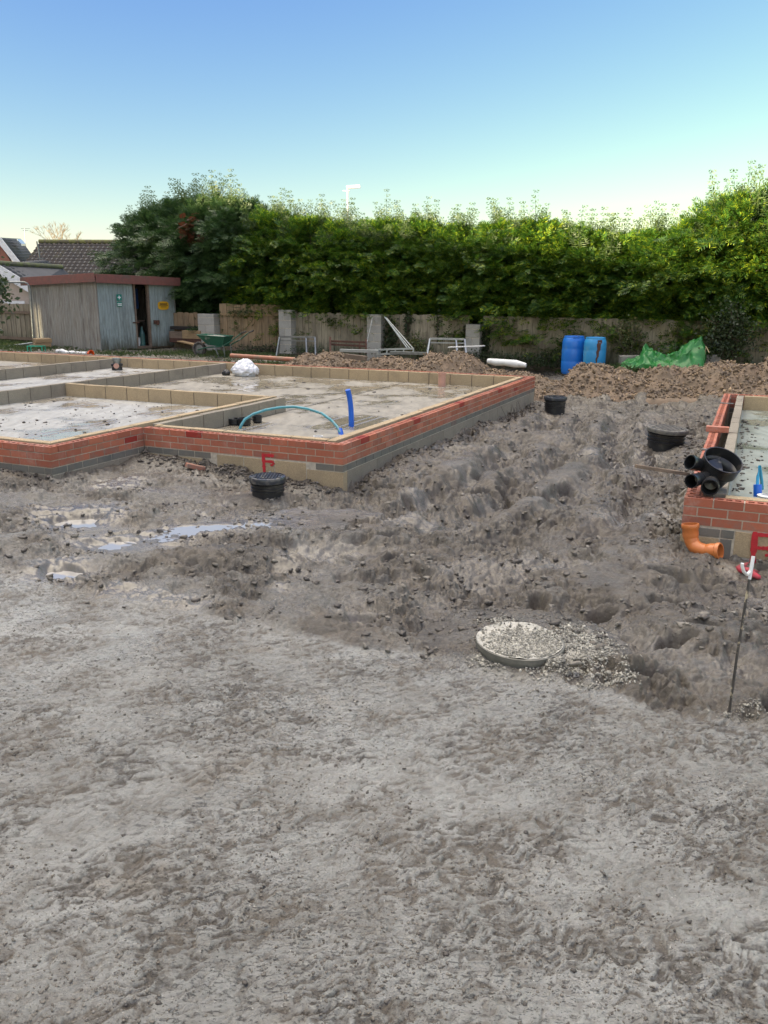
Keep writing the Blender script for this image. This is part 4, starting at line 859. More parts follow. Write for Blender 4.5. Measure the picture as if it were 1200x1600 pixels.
m = MB(); pp = [atd(762, 564, 19.9), atd(775, 566, 19.8), atd(790, 566.5, 19.6), atd(806, 568.5, 19.5), atd(822, 571, 19.4)]; m.tube(pp, [.06, .085, .075, .09, .05], 10); tag(m.build('plastic_roll', M['whiteplastic'], smooth=True), 'rolled white plastic sheet lying on the right end of the rubble heap', 'plastic roll')
m = MB(); m.bar(atd(702, 542.5, 21), atd(756, 540.5, 20.6), .2, .025); tag(m.build('plank', M['whiteplastic'], bevel=.003), 'thin pale board lying on top of the rubble heap below the short pier', 'plank')
# ------------------------------------------------------------------ barrels
def barrel(x, yt, Y, mat, lab, wpx, split=False):
    c = atd(x, yt, Y); H_ = .92; R_ = wpx/2*Y/FPX; r = thing('barrel', lab, 'barrel', (c.x, c.y, c.z-H_)); k = R_
    pr = [(k*.86, 0), (k*.93, .02), (k*.955, .06), (k, .12), (k*1.0, .30), (k*.985, .32), (k*1., .34), (k*1., .60), (k*.985, .62), (k*1., .64), (k*.99, .78), (k*.93, .85), (k*.86, .875), (k*.87, .90), (k*.84, .915), (k*.80, .90), (k*.78, .87)]
    m = MB(); m.lathe(pr, 36, caps=False); m.build('body', mat, r, smooth=True)
    m = MB(); m.lathe([(k*.78, .872), (0, .868)], 36, caps=False); m.build('top', mat, r, smooth=True)
    for a_ in (.4, 3.2): m = MB(); m.lathe([(.04, .865), (.04, .905), (0, .905)], 14, Matrix.Translation((math.cos(a_)*k*.5, math.sin(a_)*k*.5, 0)), caps=False); m.build('bung', M['blackplastic'] if not split else mat, r, smooth=True)
    if not split: m = MB(); m.bar((-.07, -k*.86, .90), (.07, -k*.86, .90), .03, .03); m.build('handle', mat, r)
    else:
        m = MB(); V = []; n_ = 12
        for i in range(n_):
            z = .86-i*.60/(n_-1); w_ = (.10*(1-i/(n_-1))**1.0+.012); xx = .04-.07*i/n_+.012*math.sin(i*2.1)
            for sx in (-1, 1):
                xq = xx+sx*w_/2; yq = -math.sqrt(max(0, (k*1.012)**2-xq*xq)) if z < .79 else -math.sqrt(max(0, (k*.96)**2-xq*xq)); V.append((xq, yq, z))
        m.add(V, [(2*i, 2*i+1, 2*i+3, 2*i+2) for i in range(n_-1)]); o = m.build('split', M['rust'], r)
        sd_ = o.modifiers.new('t', 'SOLIDIFY'); sd_.thickness = .006
barrel(897.5, 524.5, 20.7, M['barrel'], 'bright blue plastic drum with closed lid, the left one of the pair', 35)
barrel(931, 526.5, 20.2, M['barrel2'], 'paler blue plastic drum with a torn dark split, the right one of the pair', 34, True)
# ------------------------------------------------------------------ tarpaulin over concrete beams
def tarp():
    Yc = 19.6; c = atd(1035, 566, Yc); n, m_ = 110, 60
    us = np.linspace(-1, 1, n); vs = np.linspace(-1, 1, m_); U_, V_ = np.meshgrid(us, vs)
    # crest outline traced in metres (x from centre, height)
    cx = np.array([-.90, -.78, -.62, -.50, -.42, -.32, -.10, .05, .22, .40, .55, .70, .82, .88, .92]); cz = np.array([.04, .12, .16, .20, .46, .42, .28, .22, .27, .42, .55, .63, .64, .52, .2])
    Xl = U_*.92; cr = np.interp(Xl, cx, cz); fl = (1-np.abs(V_)**1.6)
    fold = .10*np.abs(fbm(U_*3+V_*1.5, V_*2-U_*1.2, 1.3, 3, 5))+.075*ridge(U_*1.6-V_*1.1, V_*1.2+U_*1.3, 1.5, 2, 12)
    Z = cr*fl + fold*.9*(.3+fl) + .04*pn(U_*9, V_*5, 3); Yl = V_*.5 + .10*pn(U_*4, V_*3, 8)
    P = np.stack([Xl+.05*pn(U_*5, V_*4, 4), Yl, Z-.06], -1).reshape(-1, 3)
    o = link('tarpaulin', npmesh('tarpaulin', P, grid_faces(m_, n), True), M['tarp']); o.location = (c.x, c.y, atd(1035, 572, Yc).z); o.rotation_euler = (0, 0, -.35)
    md = o.modifiers.new('t', 'SOLIDIFY'); md.thickness = .006
    tag(o, 'crumpled green tarpaulin heaped over concrete beams in front of the hedge', 'tarpaulin')
tarp()
for i, (x0, y0, x1, y1, w_, Y, lab) in enumerate(((968, 563, 1100, 561, .22, 20.1, 'long concrete beam passing under the green tarpaulin'), (1030, 548, 1060, 541, .16, 20.4, 'broken grey slab sticking up behind the green tarpaulin'), (1075, 563, 1125, 560, .2, 19.6, 'pale concrete beam right of the green tarpaulin'))):
    m = MB(); m.bar(atd(x0, y0, Y), atd(x1, y1, Y-.2), .3, w_); tag(m.build('concrete_beam', M['concrete'], bevel=.012), lab, 'beam', 'concrete beams under the tarpaulin')
m = MB(); m.tube([atd(1100, 567, 19.1), atd(1101, 555, 19.1), atd(1103, 541, 19.1), atd(1108, 551, 19.0)], .012, 6); tag(m.build('dead_stalk', M['straw'], smooth=True), 'bent dry straw coloured stalk right of the green tarpaulin', 'stalk')
# ------------------------------------------------------------------ inspection chambers (black risers with lids)
def riser(p, R_, h, lab, mat='lid', tilt=(0, 0, 1), rings=3):
    r = thing('inspection_chamber', lab, 'manhole', tuple(p), group='black plastic inspection chambers'); T = orient((0, 0, 0), tilt)
    pr = [(R_*.93, -.25)]; hh = h-.05; k = rings
    for i in range(k):
        z = -.02+hh*i/k; pr += [(R_*.90, z), (R_*.90, z+hh/k*.45), (R_*.97, z+hh/k*.55), (R_*.97, z+hh/k*.8), (R_*.90, z+hh/k*.9)]
    pr += [(R_*.93, hh)]
    m = MB(); m.lathe(pr, 40, T, caps=False); m.build('riser', M['blackplastic'], r, smooth=True)
    m = MB(); m.lathe([(R_*.95, hh-.015), (R_*1.04, hh-.01), (R_*1.05, hh+.012), (R_*1.05, hh+.035), (R_*1.02, hh+.045), (R_*.93, hh+.048), (R_*.92, hh+.040), (R_*.6, hh+.042), (0, hh+.042)], 48, T, caps=False); ld = m.build('lid', M[mat], r, smooth=True)
    m = MB(); rr = R_*.88; st = R_*.17; n_ = int(rr/st)
    for i in range(-n_, n_+1):
        for j in range(-n_, n_+1):
            x, y = i*st, j*st
            if x*x+y*y < rr*rr*.93: m.box(T @ Vector((x, y, hh+.044)), (st*.62, st*.62, .008), rot=T.to_3x3() @ Matrix.Rotation(.78, 3, 'Z'))
    m.build('lid_tread', M[mat], ld)
    for a_ in (.5, 2.6, 4.7): m = MB(); m.lathe([(.012, hh+.042), (.012, hh+.054), (0, hh+.054)], 10, T @ Matrix.Translation((math.cos(a_)*R_*.96, math.sin(a_)*R_*.96, 0)), caps=False); m.build('screw', M['galv'], ld, smooth=True)
    m = MB(); a_ = -1.45; m.box(T @ Vector((math.cos(a_)*R_*.985, math.sin(a_)*R_*.985, hh*.42)), (.035, .004, .022), rot=T.to_3x3() @ Matrix.Rotation(a_+PI/2, 3, 'Z')); m.build('maker_plate', M['whiteplastic'], r)
    return r
p = atd(418.5, 765, 8.08); riser(p, .175, .145, 'round black chamber in the mud below the red letter on the left foundation')
p = atd(1040, 690, 11.35); riser(p, .262, .20, 'black ribbed chamber with a mud-dusted lid, beside the right foundation', 'dustylid', (.05, -.04, 1))
p = atd(867, 636, 15.45); riser(p, .205, .20, 'farthest black ribbed chamber, near the far corner of the left foundation', 'lid', (0, 0, 1), 4)
# concrete-dusted cover in the foreground
c = atz(812, 996, .165); r = thing('manhole_cover', 'large round manhole cover caked in pale gravel at the edge of the compacted ground', 'manhole', (c.x, c.y, 0)); RC = .243; T = orient((0, 0, 0), (.015, -.03, 1))
m = MB(); m.lathe([(RC*.97, -.1), (RC*.97, .118), (RC*1.0, .12), (RC*1.0, .148), (RC*.96, .150)], 56, T, caps=False); m.build('frame', simple('grey_plastic_rim', (.10, .10, .085), (.16, .155, .13), 14, .5), r, smooth=True)
n = 90; g_ = np.linspace(-1, 1, n); X, Y = np.meshgrid(g_, g_); rr = np.sqrt(X*X+Y*Y); k = np.where(rr > 1e-6, np.maximum(np.abs(X), np.abs(Y))/np.maximum(rr, 1e-6), 1); X2, Y2 = X*k*RC*.975, Y*k*RC*.975
Z = .150+.015*X2*(-1)+.03*Y2*1 + .005*fbm(X2, Y2, 22, 4, 7, .7)+.25*lumps(X2, Y2, .022, 33, .15, .5, .6)+.006*sm(-.1, .5, fbm(X2, Y2, 7, 2, 9))
gm = simple('gravel_crust', (.43, .42, .37), (.30, .29, .25), 60, .9, .8, .004, dirt=(.50, .48, .42), dscale=9, dlo=.45, dhi=.65)
link('gravel_crust', npmesh('gravel_crust', np.stack([X2, Y2, Z], -1).reshape(-1, 3), grid_faces(n, n), True), gm, r)
# spilled gravel
rg = np.random.default_rng(77); PG = []
for px, py, sx, sy, n in ((870, 1030, 60, 18, 2600), (925, 1020, 45, 25, 2200), (900, 995, 40, 18, 900), (960, 1062, 35, 12, 700), (800, 1030, 55, 8, 900), (1170, 1118, 40, 9, 160), (780, 975, 30, 6, 200)):
    xs = rg.normal(px, sx*.6, n); ys = rg.normal(py, sy*.6, n)
    for x, y in zip(xs, ys): q = atz(x, y, .1); PG.append((q.x, q.y))
for _ in range(1600): PG.append((c.x+rg.normal(0, .10), c.y+rg.normal(0, .10)))
PG = np.array(PG); d = np.hypot(PG[:, 0]-c.x, PG[:, 1]-c.y); zt = terrain(PG[:, 0], PG[:, 1]); Zg = np.where(d < RC*.96, .156-.015*(PG[:, 0]-c.x)+.03*(PG[:, 1]-c.y), zt+.004); k = (d < RC*.94) | (d > RC*1.02); s_ = .003+.009*rg.random(len(PG))**3
tag(scatter('gravel', np.column_stack([PG, Zg])[k], s_[k], M['gravel'], protos=(0, 1, 2, 3), flat=False, seed=8), 'pale gravel spilled over and beside the foreground manhole cover', kind='stuff')
o = scatter('stone', np.array([[*atz(897, 1040, .13)]])+[[0, 0, .01]], np.array([.035]), M['rocks'], protos=(5,), seed=3); tag(o, 'single dark stone lying in the spilled gravel', 'stone')
# ------------------------------------------------------------------ steel pin
b = atd(1138, 1122, 3.52); b.z = gz(b)-.05; tp = atd(1171, 905, 3.62); tp2 = atd(1177, 869, 3.64)
r = thing('marker_pin', 'thin black steel road pin with a white painted hooked top, stuck in the mud', 'road pin', tuple(b))
mid = b+(tp-b)*.5+Vector((-.004, 0, 0)); m = MB(); m.tube([b, mid, tp], [.0058, .0062, .006], 10); m.build('shaft', simple('black_painted_steel', (.03, .028, .026), (.05, .045, .04), 20, .5, .2, .002, dirt=(.42, .36, .24), dscale=11, dlo=.56, dhi=.62), r, smooth=True, world=True)
m = MB(); h1 = tp+(atd(1165, 884, 3.6)-atd(1165, 905, 3.6))*0
m.tube([tp, tp+(tp2-tp)*.5, tp2], [.0075, .0085, .0085], 10); Q = [atd(1172, 893, 3.63), atd(1167, 898, 3.6), atd(1162, 893, 3.57), atd(1159.5, 884, 3.56), atd(1160, 880, 3.56)]; m.tube(Q, .0075, 10); m.build('hook', M['white'], r, smooth=True, world=True)
# sprayed clods
for i, (x, y, sx, lab) in enumerate(((1157, 894, .05, 'left red sprayed lump of clay behind the pin'), (1163, 904, .055, 'middle red sprayed lump of clay behind the pin'), (1175, 908, .06, 'right red sprayed lump of clay behind the pin'))):
    p = atz(x, y, .0); p.z = gz(p)+.012; o = scatter('painted_clod', np.array([[*p]]), np.array([sx]), M['redclod'], protos=(4+i,), seed=i+3); tag(o, lab, 'clod', 'red sprayed clods')
# ------------------------------------------------------------------ drainage bend
def bend():
    Y = 6.22; a_ = atd(1078, 826, Y+.02); r = thing('pipe_bend', 'orange plastic drainage bend with its open socket upward at the brick corner', 'pipe', tuple(a_)); R_ = .055
    top = atd(1078.5, 821, Y+.03); p1 = atd(1079, 838, Y+.02); p2 = atd(1083, 850, Y); p3 = atd(1092, 858, Y-.05); p4 = atd(1102, 861, Y-.09); e = atd(1117, 861.5, Y-.14)
    P = [p1, (p1+p2)/2+Vector((-.003, 0, 0)), p2, (p2+p3)/2+Vector((-.004, 0, -.004)), p3, p4, e-(e-p4)*.35]
    m = MB(); m.tube(P, R_, 24, caps=False); m.build('pipe', M['orange'], r, smooth=True, world=True)
    for q, dr, L in ((p1, (top-p1), .10), (e-(e-p4)*.55, (e-p4), .085)):
        T = orient(q, dr); m = MB(); m.lathe([(R_, -.02), (R_*1.08, 0), (R_*1.12, .02), (R_*1.12, L*.6), (R_*1.24, L*.68), (R_*1.24, L*.92), (R_*1.18, L), (R_*1.04, L), (R_*1.02, L*.3), (R_*.9, .0)], 32, T, caps=False); m.build('socket', M['orange'], r, smooth=True, world=True)
    m = MB(); m.lathe([(R_*.98, 0), (0, -.001)], 24, orient(p1, top-p1), caps=False); m.build('inside', M['dark'], r, world=True)
bend()
# ------------------------------------------------------------------ black chamber base on the brick corner
def base():
    cc = atd(1122, 733, 6.72); ax = Vector((.14, -.50, .85)).normalized()
    r = thing('chamber_base', 'black plastic inspection chamber base with wide mouth and stub outlets tipped on the brick corner', 'chamber base', tuple(cc)); T = orient((0, 0, 0), ax); I3 = T.to_3x3(); R_ = .155
    m = MB(); m.lathe([(.0, -.16), (.07, -.155), (.10, -.13), (.12, -.06), (.13, -.03), (R_*.97, -.005), (R_, .0), (R_, .085), (R_*1.03, .09), (R_*1.03, .105), (R_*.97, .105), (R_*.95, .02), (.12, .0), (.10, -.06), (.0, -.07)], 48, T, caps=False); m.build('bowl', M['blackplastic'], r, smooth=True)
    m = MB(); m.add([T @ Vector(q) for q in ((-.13, .05, .03), (.07, .11, .02), (.02, -.04, .0), (-.10, -.06, .03))], [(0, 1, 2, 3)]); o = m.build('bench', M['lid'], r); sd_ = o.modifiers.new('t', 'SOLIDIFY'); sd_.thickness = .01
    m = MB(); m.box(T @ Vector((.05, -.07, .0)), (.03, .02, .012), rot=I3); m.build('sticker', M['whiteplastic'], r)
    outs = [(atd(1090, 733, 6.62), atd(1075, 727, 6.52), .052), (atd(1100, 746, 6.6), atd(1080, 752, 6.45), .052), (atd(1112, 752, 6.6), atd(1109, 762, 6.42), .062)]
    outs[0] = (atd(1098, 728, 6.72), atd(1078, 722, 6.66), .056)
    for s_, e_, q in outs:
        s_, e_ = s_-cc, e_-cc; d = e_-s_; L = d.length; T2 = orient(s_-d*.5, d); L *= 1.5
        m = MB(); m.lathe([(q*.85, 0), (q*.85, L*.55), (q*1.0, L*.6), (q*1.0, L*.8), (q*1.1, L*.84), (q*1.1, L), (q*.96, L), (q*.94, L*.55), (0, L*.5)], 30, T2, caps=False); m.build('outlet', M['blackplastic'], r, smooth=True)
base()
p, q = atd(993, 728, 6.55), atd(1076, 741, 6.7); m = MB(); m.bar(p, q, .03, .028); tag(m.build('timber_stake', M['oldtimber'], bevel=.004), 'thin timber stake poking out over the mud from under the black chamber base', 'stake')
# ------------------------------------------------------------------ things on the right slab
m = MB(); m.bar(RW(.62, -.40, FLOOR+.03), RW(.50, -2.2, FLOOR+.03), .07, .045); tag(m.build('batten', M['oldtimber'], bevel=.003), 'grey timber batten lying across the wet slab of the right foundation', 'batten')
r_ = [atd(1181, 776, 6.75), atd(1181.5, 758, 6.78)]; m = MB(); m.tube([atd(1184, 776, 6.75), atd(1184, 757, 6.77)], .034, 18); d = m.build('blue_duct', M['blue'], smooth=True); tag(d, 'short bright blue plastic duct standing at the front of the right slab', 'duct')
m = MB(); m.tube([atd(1183.5, 758, 6.79), atd(1184, 745, 6.8), atd(1187, 729, 6.82), atd(1190, 750, 6.9), atd(1191, 764, 6.95)], .013, 10); tag(m.build('water_pipe', simple('bright_teal_pipe', (.03, .36, .60), None, 5, .4), smooth=True), 'light blue looped water pipe rising out of the blue duct on the right slab', 'pipe')
m = MB(); m.lathe([(.045, -.012), (.075, -.01), (.08, .005), (.05, .012), (.045, -.012)], 28, orient(atd(1199, 775, 6.6), (0, 0, 1)), caps=False); tag(m.build('white_ring', M['whiteplastic'], smooth=True), 'white plastic ring at the right edge beside the blue duct', 'ring')
m = MB(); m.tube([RW(5.6, -.98, FLOOR), RW(5.6, -.98, FLOOR+.12), RW(5.62, -1.02, FLOOR+.18)], .045, 16); tag(m.build('blue_duct', M['blue'], smooth=True), 'blue duct stub at the back of the right slab, cut by the photo edge', 'duct')
m = MB(); m.bar(RW(1.15, -.235, TOP+.02), RW(2.15, -.20, TOP+.02), .06, .03); r5 = m.build('spirit_level', M['alu'], bevel=.004); tag(r5, 'pale aluminium bar lying along the inner block wall of the right foundation', 'level')
for k_ in (.25, .55, .8): p = RW(1.15+k_, -.235+.035*k_, TOP+.036); m = MB(); m.lathe([(.013, 0), (.013, .002), (0, .002)], 12, Matrix.Translation(p), caps=False); o = m.build('hole', M['dark'], r5)
m = MB(); brick(m, RW(.02, -2.2, TOP+.002), -BV, AV, .215, .1, .065, True)
# ------------------------------------------------------------------ things on the left slab
P = [atd(375, 670, 11.0), atd(377, 664, 11.0), atd(383, 655, 11.05), atd(396, 647, 11.1), atd(415, 640.5, 11.12), atd(438, 636.5, 11.12), atd(460, 635.5, 11.08), atd(482, 639, 11.), atd(503, 646, 10.9), atd(518, 657, 10.78), atd(527, 667, 10.7), atd(532, 676, 10.62)]
m = MB(); m.tube(P, .018, 12); tag(m.build('water_pipe', M['teal'], smooth=True), 'long teal water pipe arching low over the front of the left slab', 'pipe')
m = MB(); a_, b_ = atd(534, 681, 10.6), atd(531, 671, 10.68); m.tube([a_-ZV*.03, a_+(b_-a_)*.5, b_], [.030, .033, .034], 16); tag(m.build('blue_duct', M['blue'], smooth=True), 'short blue sleeve where the teal pipe enters the left slab', 'duct')
m = MB(); pp = [atd(549, 666, 11.3), atd(549, 650, 11.3), atd(548, 635, 11.29), atd(546, 620, 11.27), atd(543.3, 609, 11.25)]; m.tube([pp[0]-ZV*.05]+pp, .036, 20); tag(m.build('blue_duct', M['blue'], smooth=True), 'tall curved bright blue duct standing up from the left slab', 'duct')
p = LW(7.79, 1.71, FLOOR); m = MB(); m.lathe([(.072, -.02), (.072, .22), (.080, .225), (.080, .27), (.066, .27), (.064, .1), (0, .1)], 24, Matrix.Translation(p), caps=False); tag(m.build('pipe_stub', M['pink'], smooth=True), 'dusty pink pipe stub standing by the far wall of the left slab', 'pipe')
for i, (x, y, Y, R_, h, lab) in enumerate(((367, 665, 11.35, .085, .085, 'leftmost black pipe fitting against the block wall on the left slab'), (382, 663, 11.3, .085, .10, 'middle black pipe fitting behind the foot of the teal pipe'), (402, 658, 11.55, .065, .10, 'rightmost black pipe fitting with a grey rim on the left slab'))):
    c = atd(x, y, Y); c.z = FLOOR; m = MB(); m.lathe([(R_*.8, 0), (R_, .015), (R_, h*.6), (R_*1.08, h*.65), (R_*1.08, h), (R_*.9, h), (R_*.88, h*.3), (0, h*.3)], 26, Matrix.Translation(c), caps=False); tag(m.build('pipe_fitting', M['blackplastic'], smooth=True), lab, 'pipe fitting', 'black pipe fittings on the left slab')
c = atd(497, 680, 10.35); c.z = FLOOR+.01; m = MB(); m.lathe([(.05, 0), (.062, .0), (.062, .012), (.05, .012), (.05, 0)], 24, Matrix.Translation(c), caps=False); tag(m.build('white_ring', M['whiteplastic'], smooth=True), 'thin white ring lying flat near the front corner of the left slab', 'ring')
c = atd(516, 685, 9.9); c.z = FLOOR+.03; m = MB(); m.lathe([(.0, 0), (.08, .008), (.12, .03), (.125, .035), (.08, .012), (0, .006)], 26, Matrix.Translation(c) @ Matrix.Diagonal((1, .6, 1, 1)), caps=False); tag(m.build('black_dish', M['blackplastic'], smooth=True), 'shallow black plastic dish at the front corner of the left slab', 'dish')
rg = np.random.default_rng(8)
for i, (x, y, Y, lab) in enumerate(((514, 674, 9.95, 'small weed sprouting beside the black dish'),)):
    c = atd(x, 684, Y); c.z = FLOOR; V = []; F = []
    for k in range(14):
        a_ = k*2.4; l = .05+.05*random.random(); d = Vector((math.cos(a_), math.sin(a_)*.8, 1.1)).normalized(); s_ = Vector((-math.sin(a_), math.cos(a_), 0)); b0 = c+d*.01; n0 = len(V); V += [b0, b0+d*l*.5+s_*.014, b0+d*l, b0+d*l*.5-s_*.014]; F.append((n0, n0+1, n0+2, n0+3))
    m = MB(); m.add(V, F); tag(m.build('weed', simple('pale_green_leaf', (.22, .27, .12), (.3, .3, .2), 9, .6)), lab, 'weed')
# white sack
def sack(c, sx, sy, sz, mat, nm, lab, cat, seed, pointy=.35):
    bm = bmesh.new(); bmesh.ops.create_icosphere(bm, subdivisions=5, radius=1); off = Vector((seed, seed*2, 0))
    for v in bm.verts:
        p = v.co.copy(); q = mn.noise(p*1.1+off)*.16; cr = abs(mn.noise(p*1.9+off))*.30; cr2 = abs(mn.noise(p*4.1+off))*.16
        k = 1+q-cr-cr2; p = p*k; z = p.z; t_ = max(0, z); f = 1-pointy*t_; v.co = Vector((p.x*f*sx, p.y*f*sy, (z+.62)*sz/1.62))
        if v.co.z < 0: v.co.z = 0
    me_ = bpy.data.meshes.new(nm); bm.to_mesh(me_); bm.free()
    for p in me_.polygons: p.use_smooth = True
    o = link(nm, me_, mat); o.location = c; return tag(o, lab, cat)
c = LW(7.72, 6.22, FLOOR); sack(c, .32, .26, .37, M['whitebag'], 'plastic_sack', 'crumpled white plastic sack in the back corner of the left slab', 'sack', 3.3, .35)
c2 = LW(7.6, 6.62, FLOOR); sack(c2, .10, .10, .14, M['blackplastic'], 'black_scrap', 'small black plastic scrap beside the white sack', 'scrap', 5.3)
# capped soil pipe by the third cross wall
c = LW(7.45, 9.5, FLOOR); r = thing('soil_pipe', 'grey capped soil pipe with dark collar where two block walls meet', 'pipe', tuple(c)); m = MB(); m.lathe([(.12, 0), (.11, .08), (.13, .1), (.13, .14), (.09, .15)], 20, caps=False); m.build('collar', M['blackplastic'], r, smooth=True)
m = MB(); m.lathe([(.08, .0), (.08, .20), (.1, .20), (.1, .27), (0, .28)], 20, caps=False); m.build('pipe', M['galv'], r, smooth=True); m = MB(); m.lathe([(.06, 0), (.06, .05), (.0, .05)], 20, orient((0.02, -.10, .1), (.2, -1, .1)), caps=False); m.build('pink_cap', M['pink'], r, smooth=True)
# debris on the slabs
n = 420; ss = np.concatenate([rg.uniform(-1.1, 3.1, 260), rg.uniform(.4, 8, 160)]); tt = np.concatenate([rg.uniform(2.95, 6.9, 260), rg.uniform(.35, 6.8, 160)]); k = ~((ss > 3.1) & (ss < 3.4)) & ~((tt > 2.5) & (tt < 2.95)); ss, tt = ss[k], tt[k]
P = np.stack([A0[0]+a2[0]*ss+b2[0]*tt, A0[1]+a2[1]*ss+b2[1]*tt, np.full(len(ss), FLOOR+.003)], -1); s_ = .006+.03*rg.random(len(P))**4
tag(scatter('slab_debris', P, s_, M['darkclod'], protos=(4, 5, 6, 7), seed=12), 'dark crumbs of soil scattered over the left slabs', kind='stuff')
ss = np.concatenate([rg.uniform(1.3, 6.5, 120), rg.uniform(.6, 7, 60)]); tt = -np.concatenate([.33+np.abs(rg.normal(0, .10, 120)), rg.uniform(.35, 2, 60)]); P = np.stack([R0[0]+a2[0]*ss+b2[0]*tt, R0[1]+a2[1]*ss+b2[1]*tt, np.full(len(ss), FLOOR+.003)], -1)
tag(scatter('slab_debris', P, .006+.028*rg.random(len(P))**3, M['darkclod'], protos=(4, 5, 6, 7), seed=13), 'dark crumbs along the inner wall of the right slab', kind='stuff')
# dry twigs by the long brick wall
for i in range(3):
    c = LW(5.7+.25*i, -.22-.06*i, 0); c.z = gz(c)-.02; m = MB()
    for k in range(5): d = Vector((random.uniform(-.5, .5), random.uniform(-.3, .3), 1)).normalized(); m.tube([c, c+d*.12+Vector((.02, 0, 0)), c+d*random.uniform(.2, .34)+Vector((.05*random.uniform(-1, 1), 0, 0))], [.006, .004, .002], 5)
    tag(m.build('twig', M['bark']), ('leftmost', 'middle', 'rightmost')[i]+' dark twig tuft at the foot of the long brick wall', 'twig', 'twig tufts by the long wall')
# drip tray: black riser pieces near pipe bend hole, brick shard
p = atz(307, 728, .1); p.z = gz(p)+.02; m = MB(); m.box(p, (.24, .09, .05), rot=Matrix.Rotation(.5, 3, 'Z') @ Matrix.Rotation(.3, 3, 'Y')); tag(m.build('broken_brick', M['brick'], bevel=.006), 'broken muddy brick half buried below the front wall of the left foundation', 'brick')
p = atz(290, 735, .1)
for i, (x, y, L, w_) in enumerate(((1150, 668, .0, 0),)): pass
p = atd(865, 648, 14.6)
# ------------------------------------------------------------------ vegetation
def spray(V, F, p, d, up, L, rg, wd=.030, npair=5):
    """flat feathery conifer spray: stem plus paired side blades"""
    d = d/np.linalg.norm(d); s = np.cross(d, up); s /= (np.linalg.norm(s)+1e-9); u = np.cross(s, d)
    def blade(b, q, l, w):
        q = q/np.linalg.norm(q); a_ = np.cross(q, u); a_ /= (np.linalg.norm(a_)+1e-9); n0 = len(V)
        V.extend([b, b+q*l*.45+a_*w, b+q*l, b+q*l*.45-a_*w]); F.append((n0, n0+1, n0+2, n0+3))
    dro = rg.uniform(.15, .5)
    for i in range(npair):
        f = (i+.3)/npair; b = p+d*L*f-np.array([0, 0, 1])*dro*L*f*f*.6; l = L*.62*(1-f*.62)
        for sg in (-1, 1): blade(b, d*.75+s*sg*.8+u*rg.normal(0, .15), l, wd*(.9-.3*f))
    blade(p+d*L*.7-np.array([0, 0, 1])*dro*L*.3, d-np.array([0, 0, 1])*dro*.5, L*.4, wd*.6)
def conifer_mesh(seed, Ht, R_, nb, ns, low=.18, droop=.3):
    rg = np.random.default_rng(seed); V = []; F = []; Z = np.array([0, 0, 1.])
    ph = rg.uniform(0, 6.28, 4)
    for k in range(nb):
        f = low+(1-low)*((k+rg.random())/nb); az = k*2.39996+rg.normal(0, .25)
        prof = (min(1, (1-f)*2.6))**.55*(.86+.14*math.sin(az*3+ph[0]+f*5))*(.9 if f < .3 else 1)
        L = R_*prof*rg.uniform(.72, 1.18)+.12; h = Ht*f
        o = np.array([math.cos(az), math.sin(az), 0]); t_ = np.array([-math.sin(az), math.cos(az), 0]); rise = rg.uniform(.05, .45)+.5*f
        n = int(ns*(.35+.65*L/R_))
        for j in range(n):
            q = rg.uniform(.35, 1)**.7; sp = (rg.random()-.5)*2
            c = o*L*q + t_*sp*.34*(.5+.5*q)*min(1, L) + Z*(h+rise*L*q-droop*L*q*q*1.1+rg.normal(0, .06)-abs(sp)*.06)
            d = o*rg.uniform(.5, 1)+t_*(sp*.6+rg.normal(0, .25))+Z*(rg.normal(-.12, .25)+1.1*max(0, f-.55)+.9*(f > .85))
            up = Z*.8+o*rg.normal(.35, .8)+t_*rg.normal(0, .7)
            spray(V, F, c, d, up, rg.uniform(.13, .36), rg, npair=5, wd=.017)
    return V, F
def tips_mesh(seed, Ht, R_, n):
    rg = np.random.default_rng(seed); V = []; F = []; Z = np.array([0, 0, 1.])
    for k in range(n):
        a_ = rg.uniform(0, 6.28); r = R_*rg.uniform(0, .75); b = np.array([math.cos(a_)*r, math.sin(a_)*r, Ht*rg.uniform(.86, .97)-r*.2]); L = rg.uniform(.5, 1.35)*(1.15-.5*r/R_); ln = np.array([rg.normal(0, .12), rg.normal(0, .12), 1])
        bend_ = rg.normal(0, .12, 2); m_ = 9
        for i in range(m_):
            f = i/m_; p = b+ln*L*f+np.array([bend_[0], bend_[1], 0])*f*f*L; az = rg.uniform(0, 6.28); l = .30*(1-f*.8)+.04
            for q in range(3): az2 = az+q*PI*.67+rg.normal(0, .3); d = np.array([math.cos(az2)*.8, math.sin(az2)*.8, .75]); spray(V, F, p, d, np.cross(d, Z)+rg.normal(0, .3, 3), l, rg, .014, 2)
        n0 = len(V); w_ = .011; top = b+ln*L+np.array([bend_[0], bend_[1], 0])*L
        V.extend([b+[w_, 0, 0], b-[w_, 0, 0], top]); F.append((n0, n0+1, n0+2, n0+2)); n0 = len(V); V.extend([b+[0, w_, 0], b-[0, w_, 0], top]); F.append((n0, n0+1, n0+2, n0+2))
    return V, F
def mk(V, F, name):
    me_ = bpy.data.meshes.new(name); F = [f if len(set(f)) == 4 else f[:3] for f in F]; me_.from_pydata([tuple(v) for v in V], [], F); return me_
VAR = []
for i in range(4):
    V, F = conifer_mesh(100+i, 4.35, 1.45, 175, 38); V2, F2 = tips_mesh(200+i, 4.35, 1.15, 24)
    VAR.append((mk(V, F, 'crown'), mk(V2, F2, 'young_tips')))
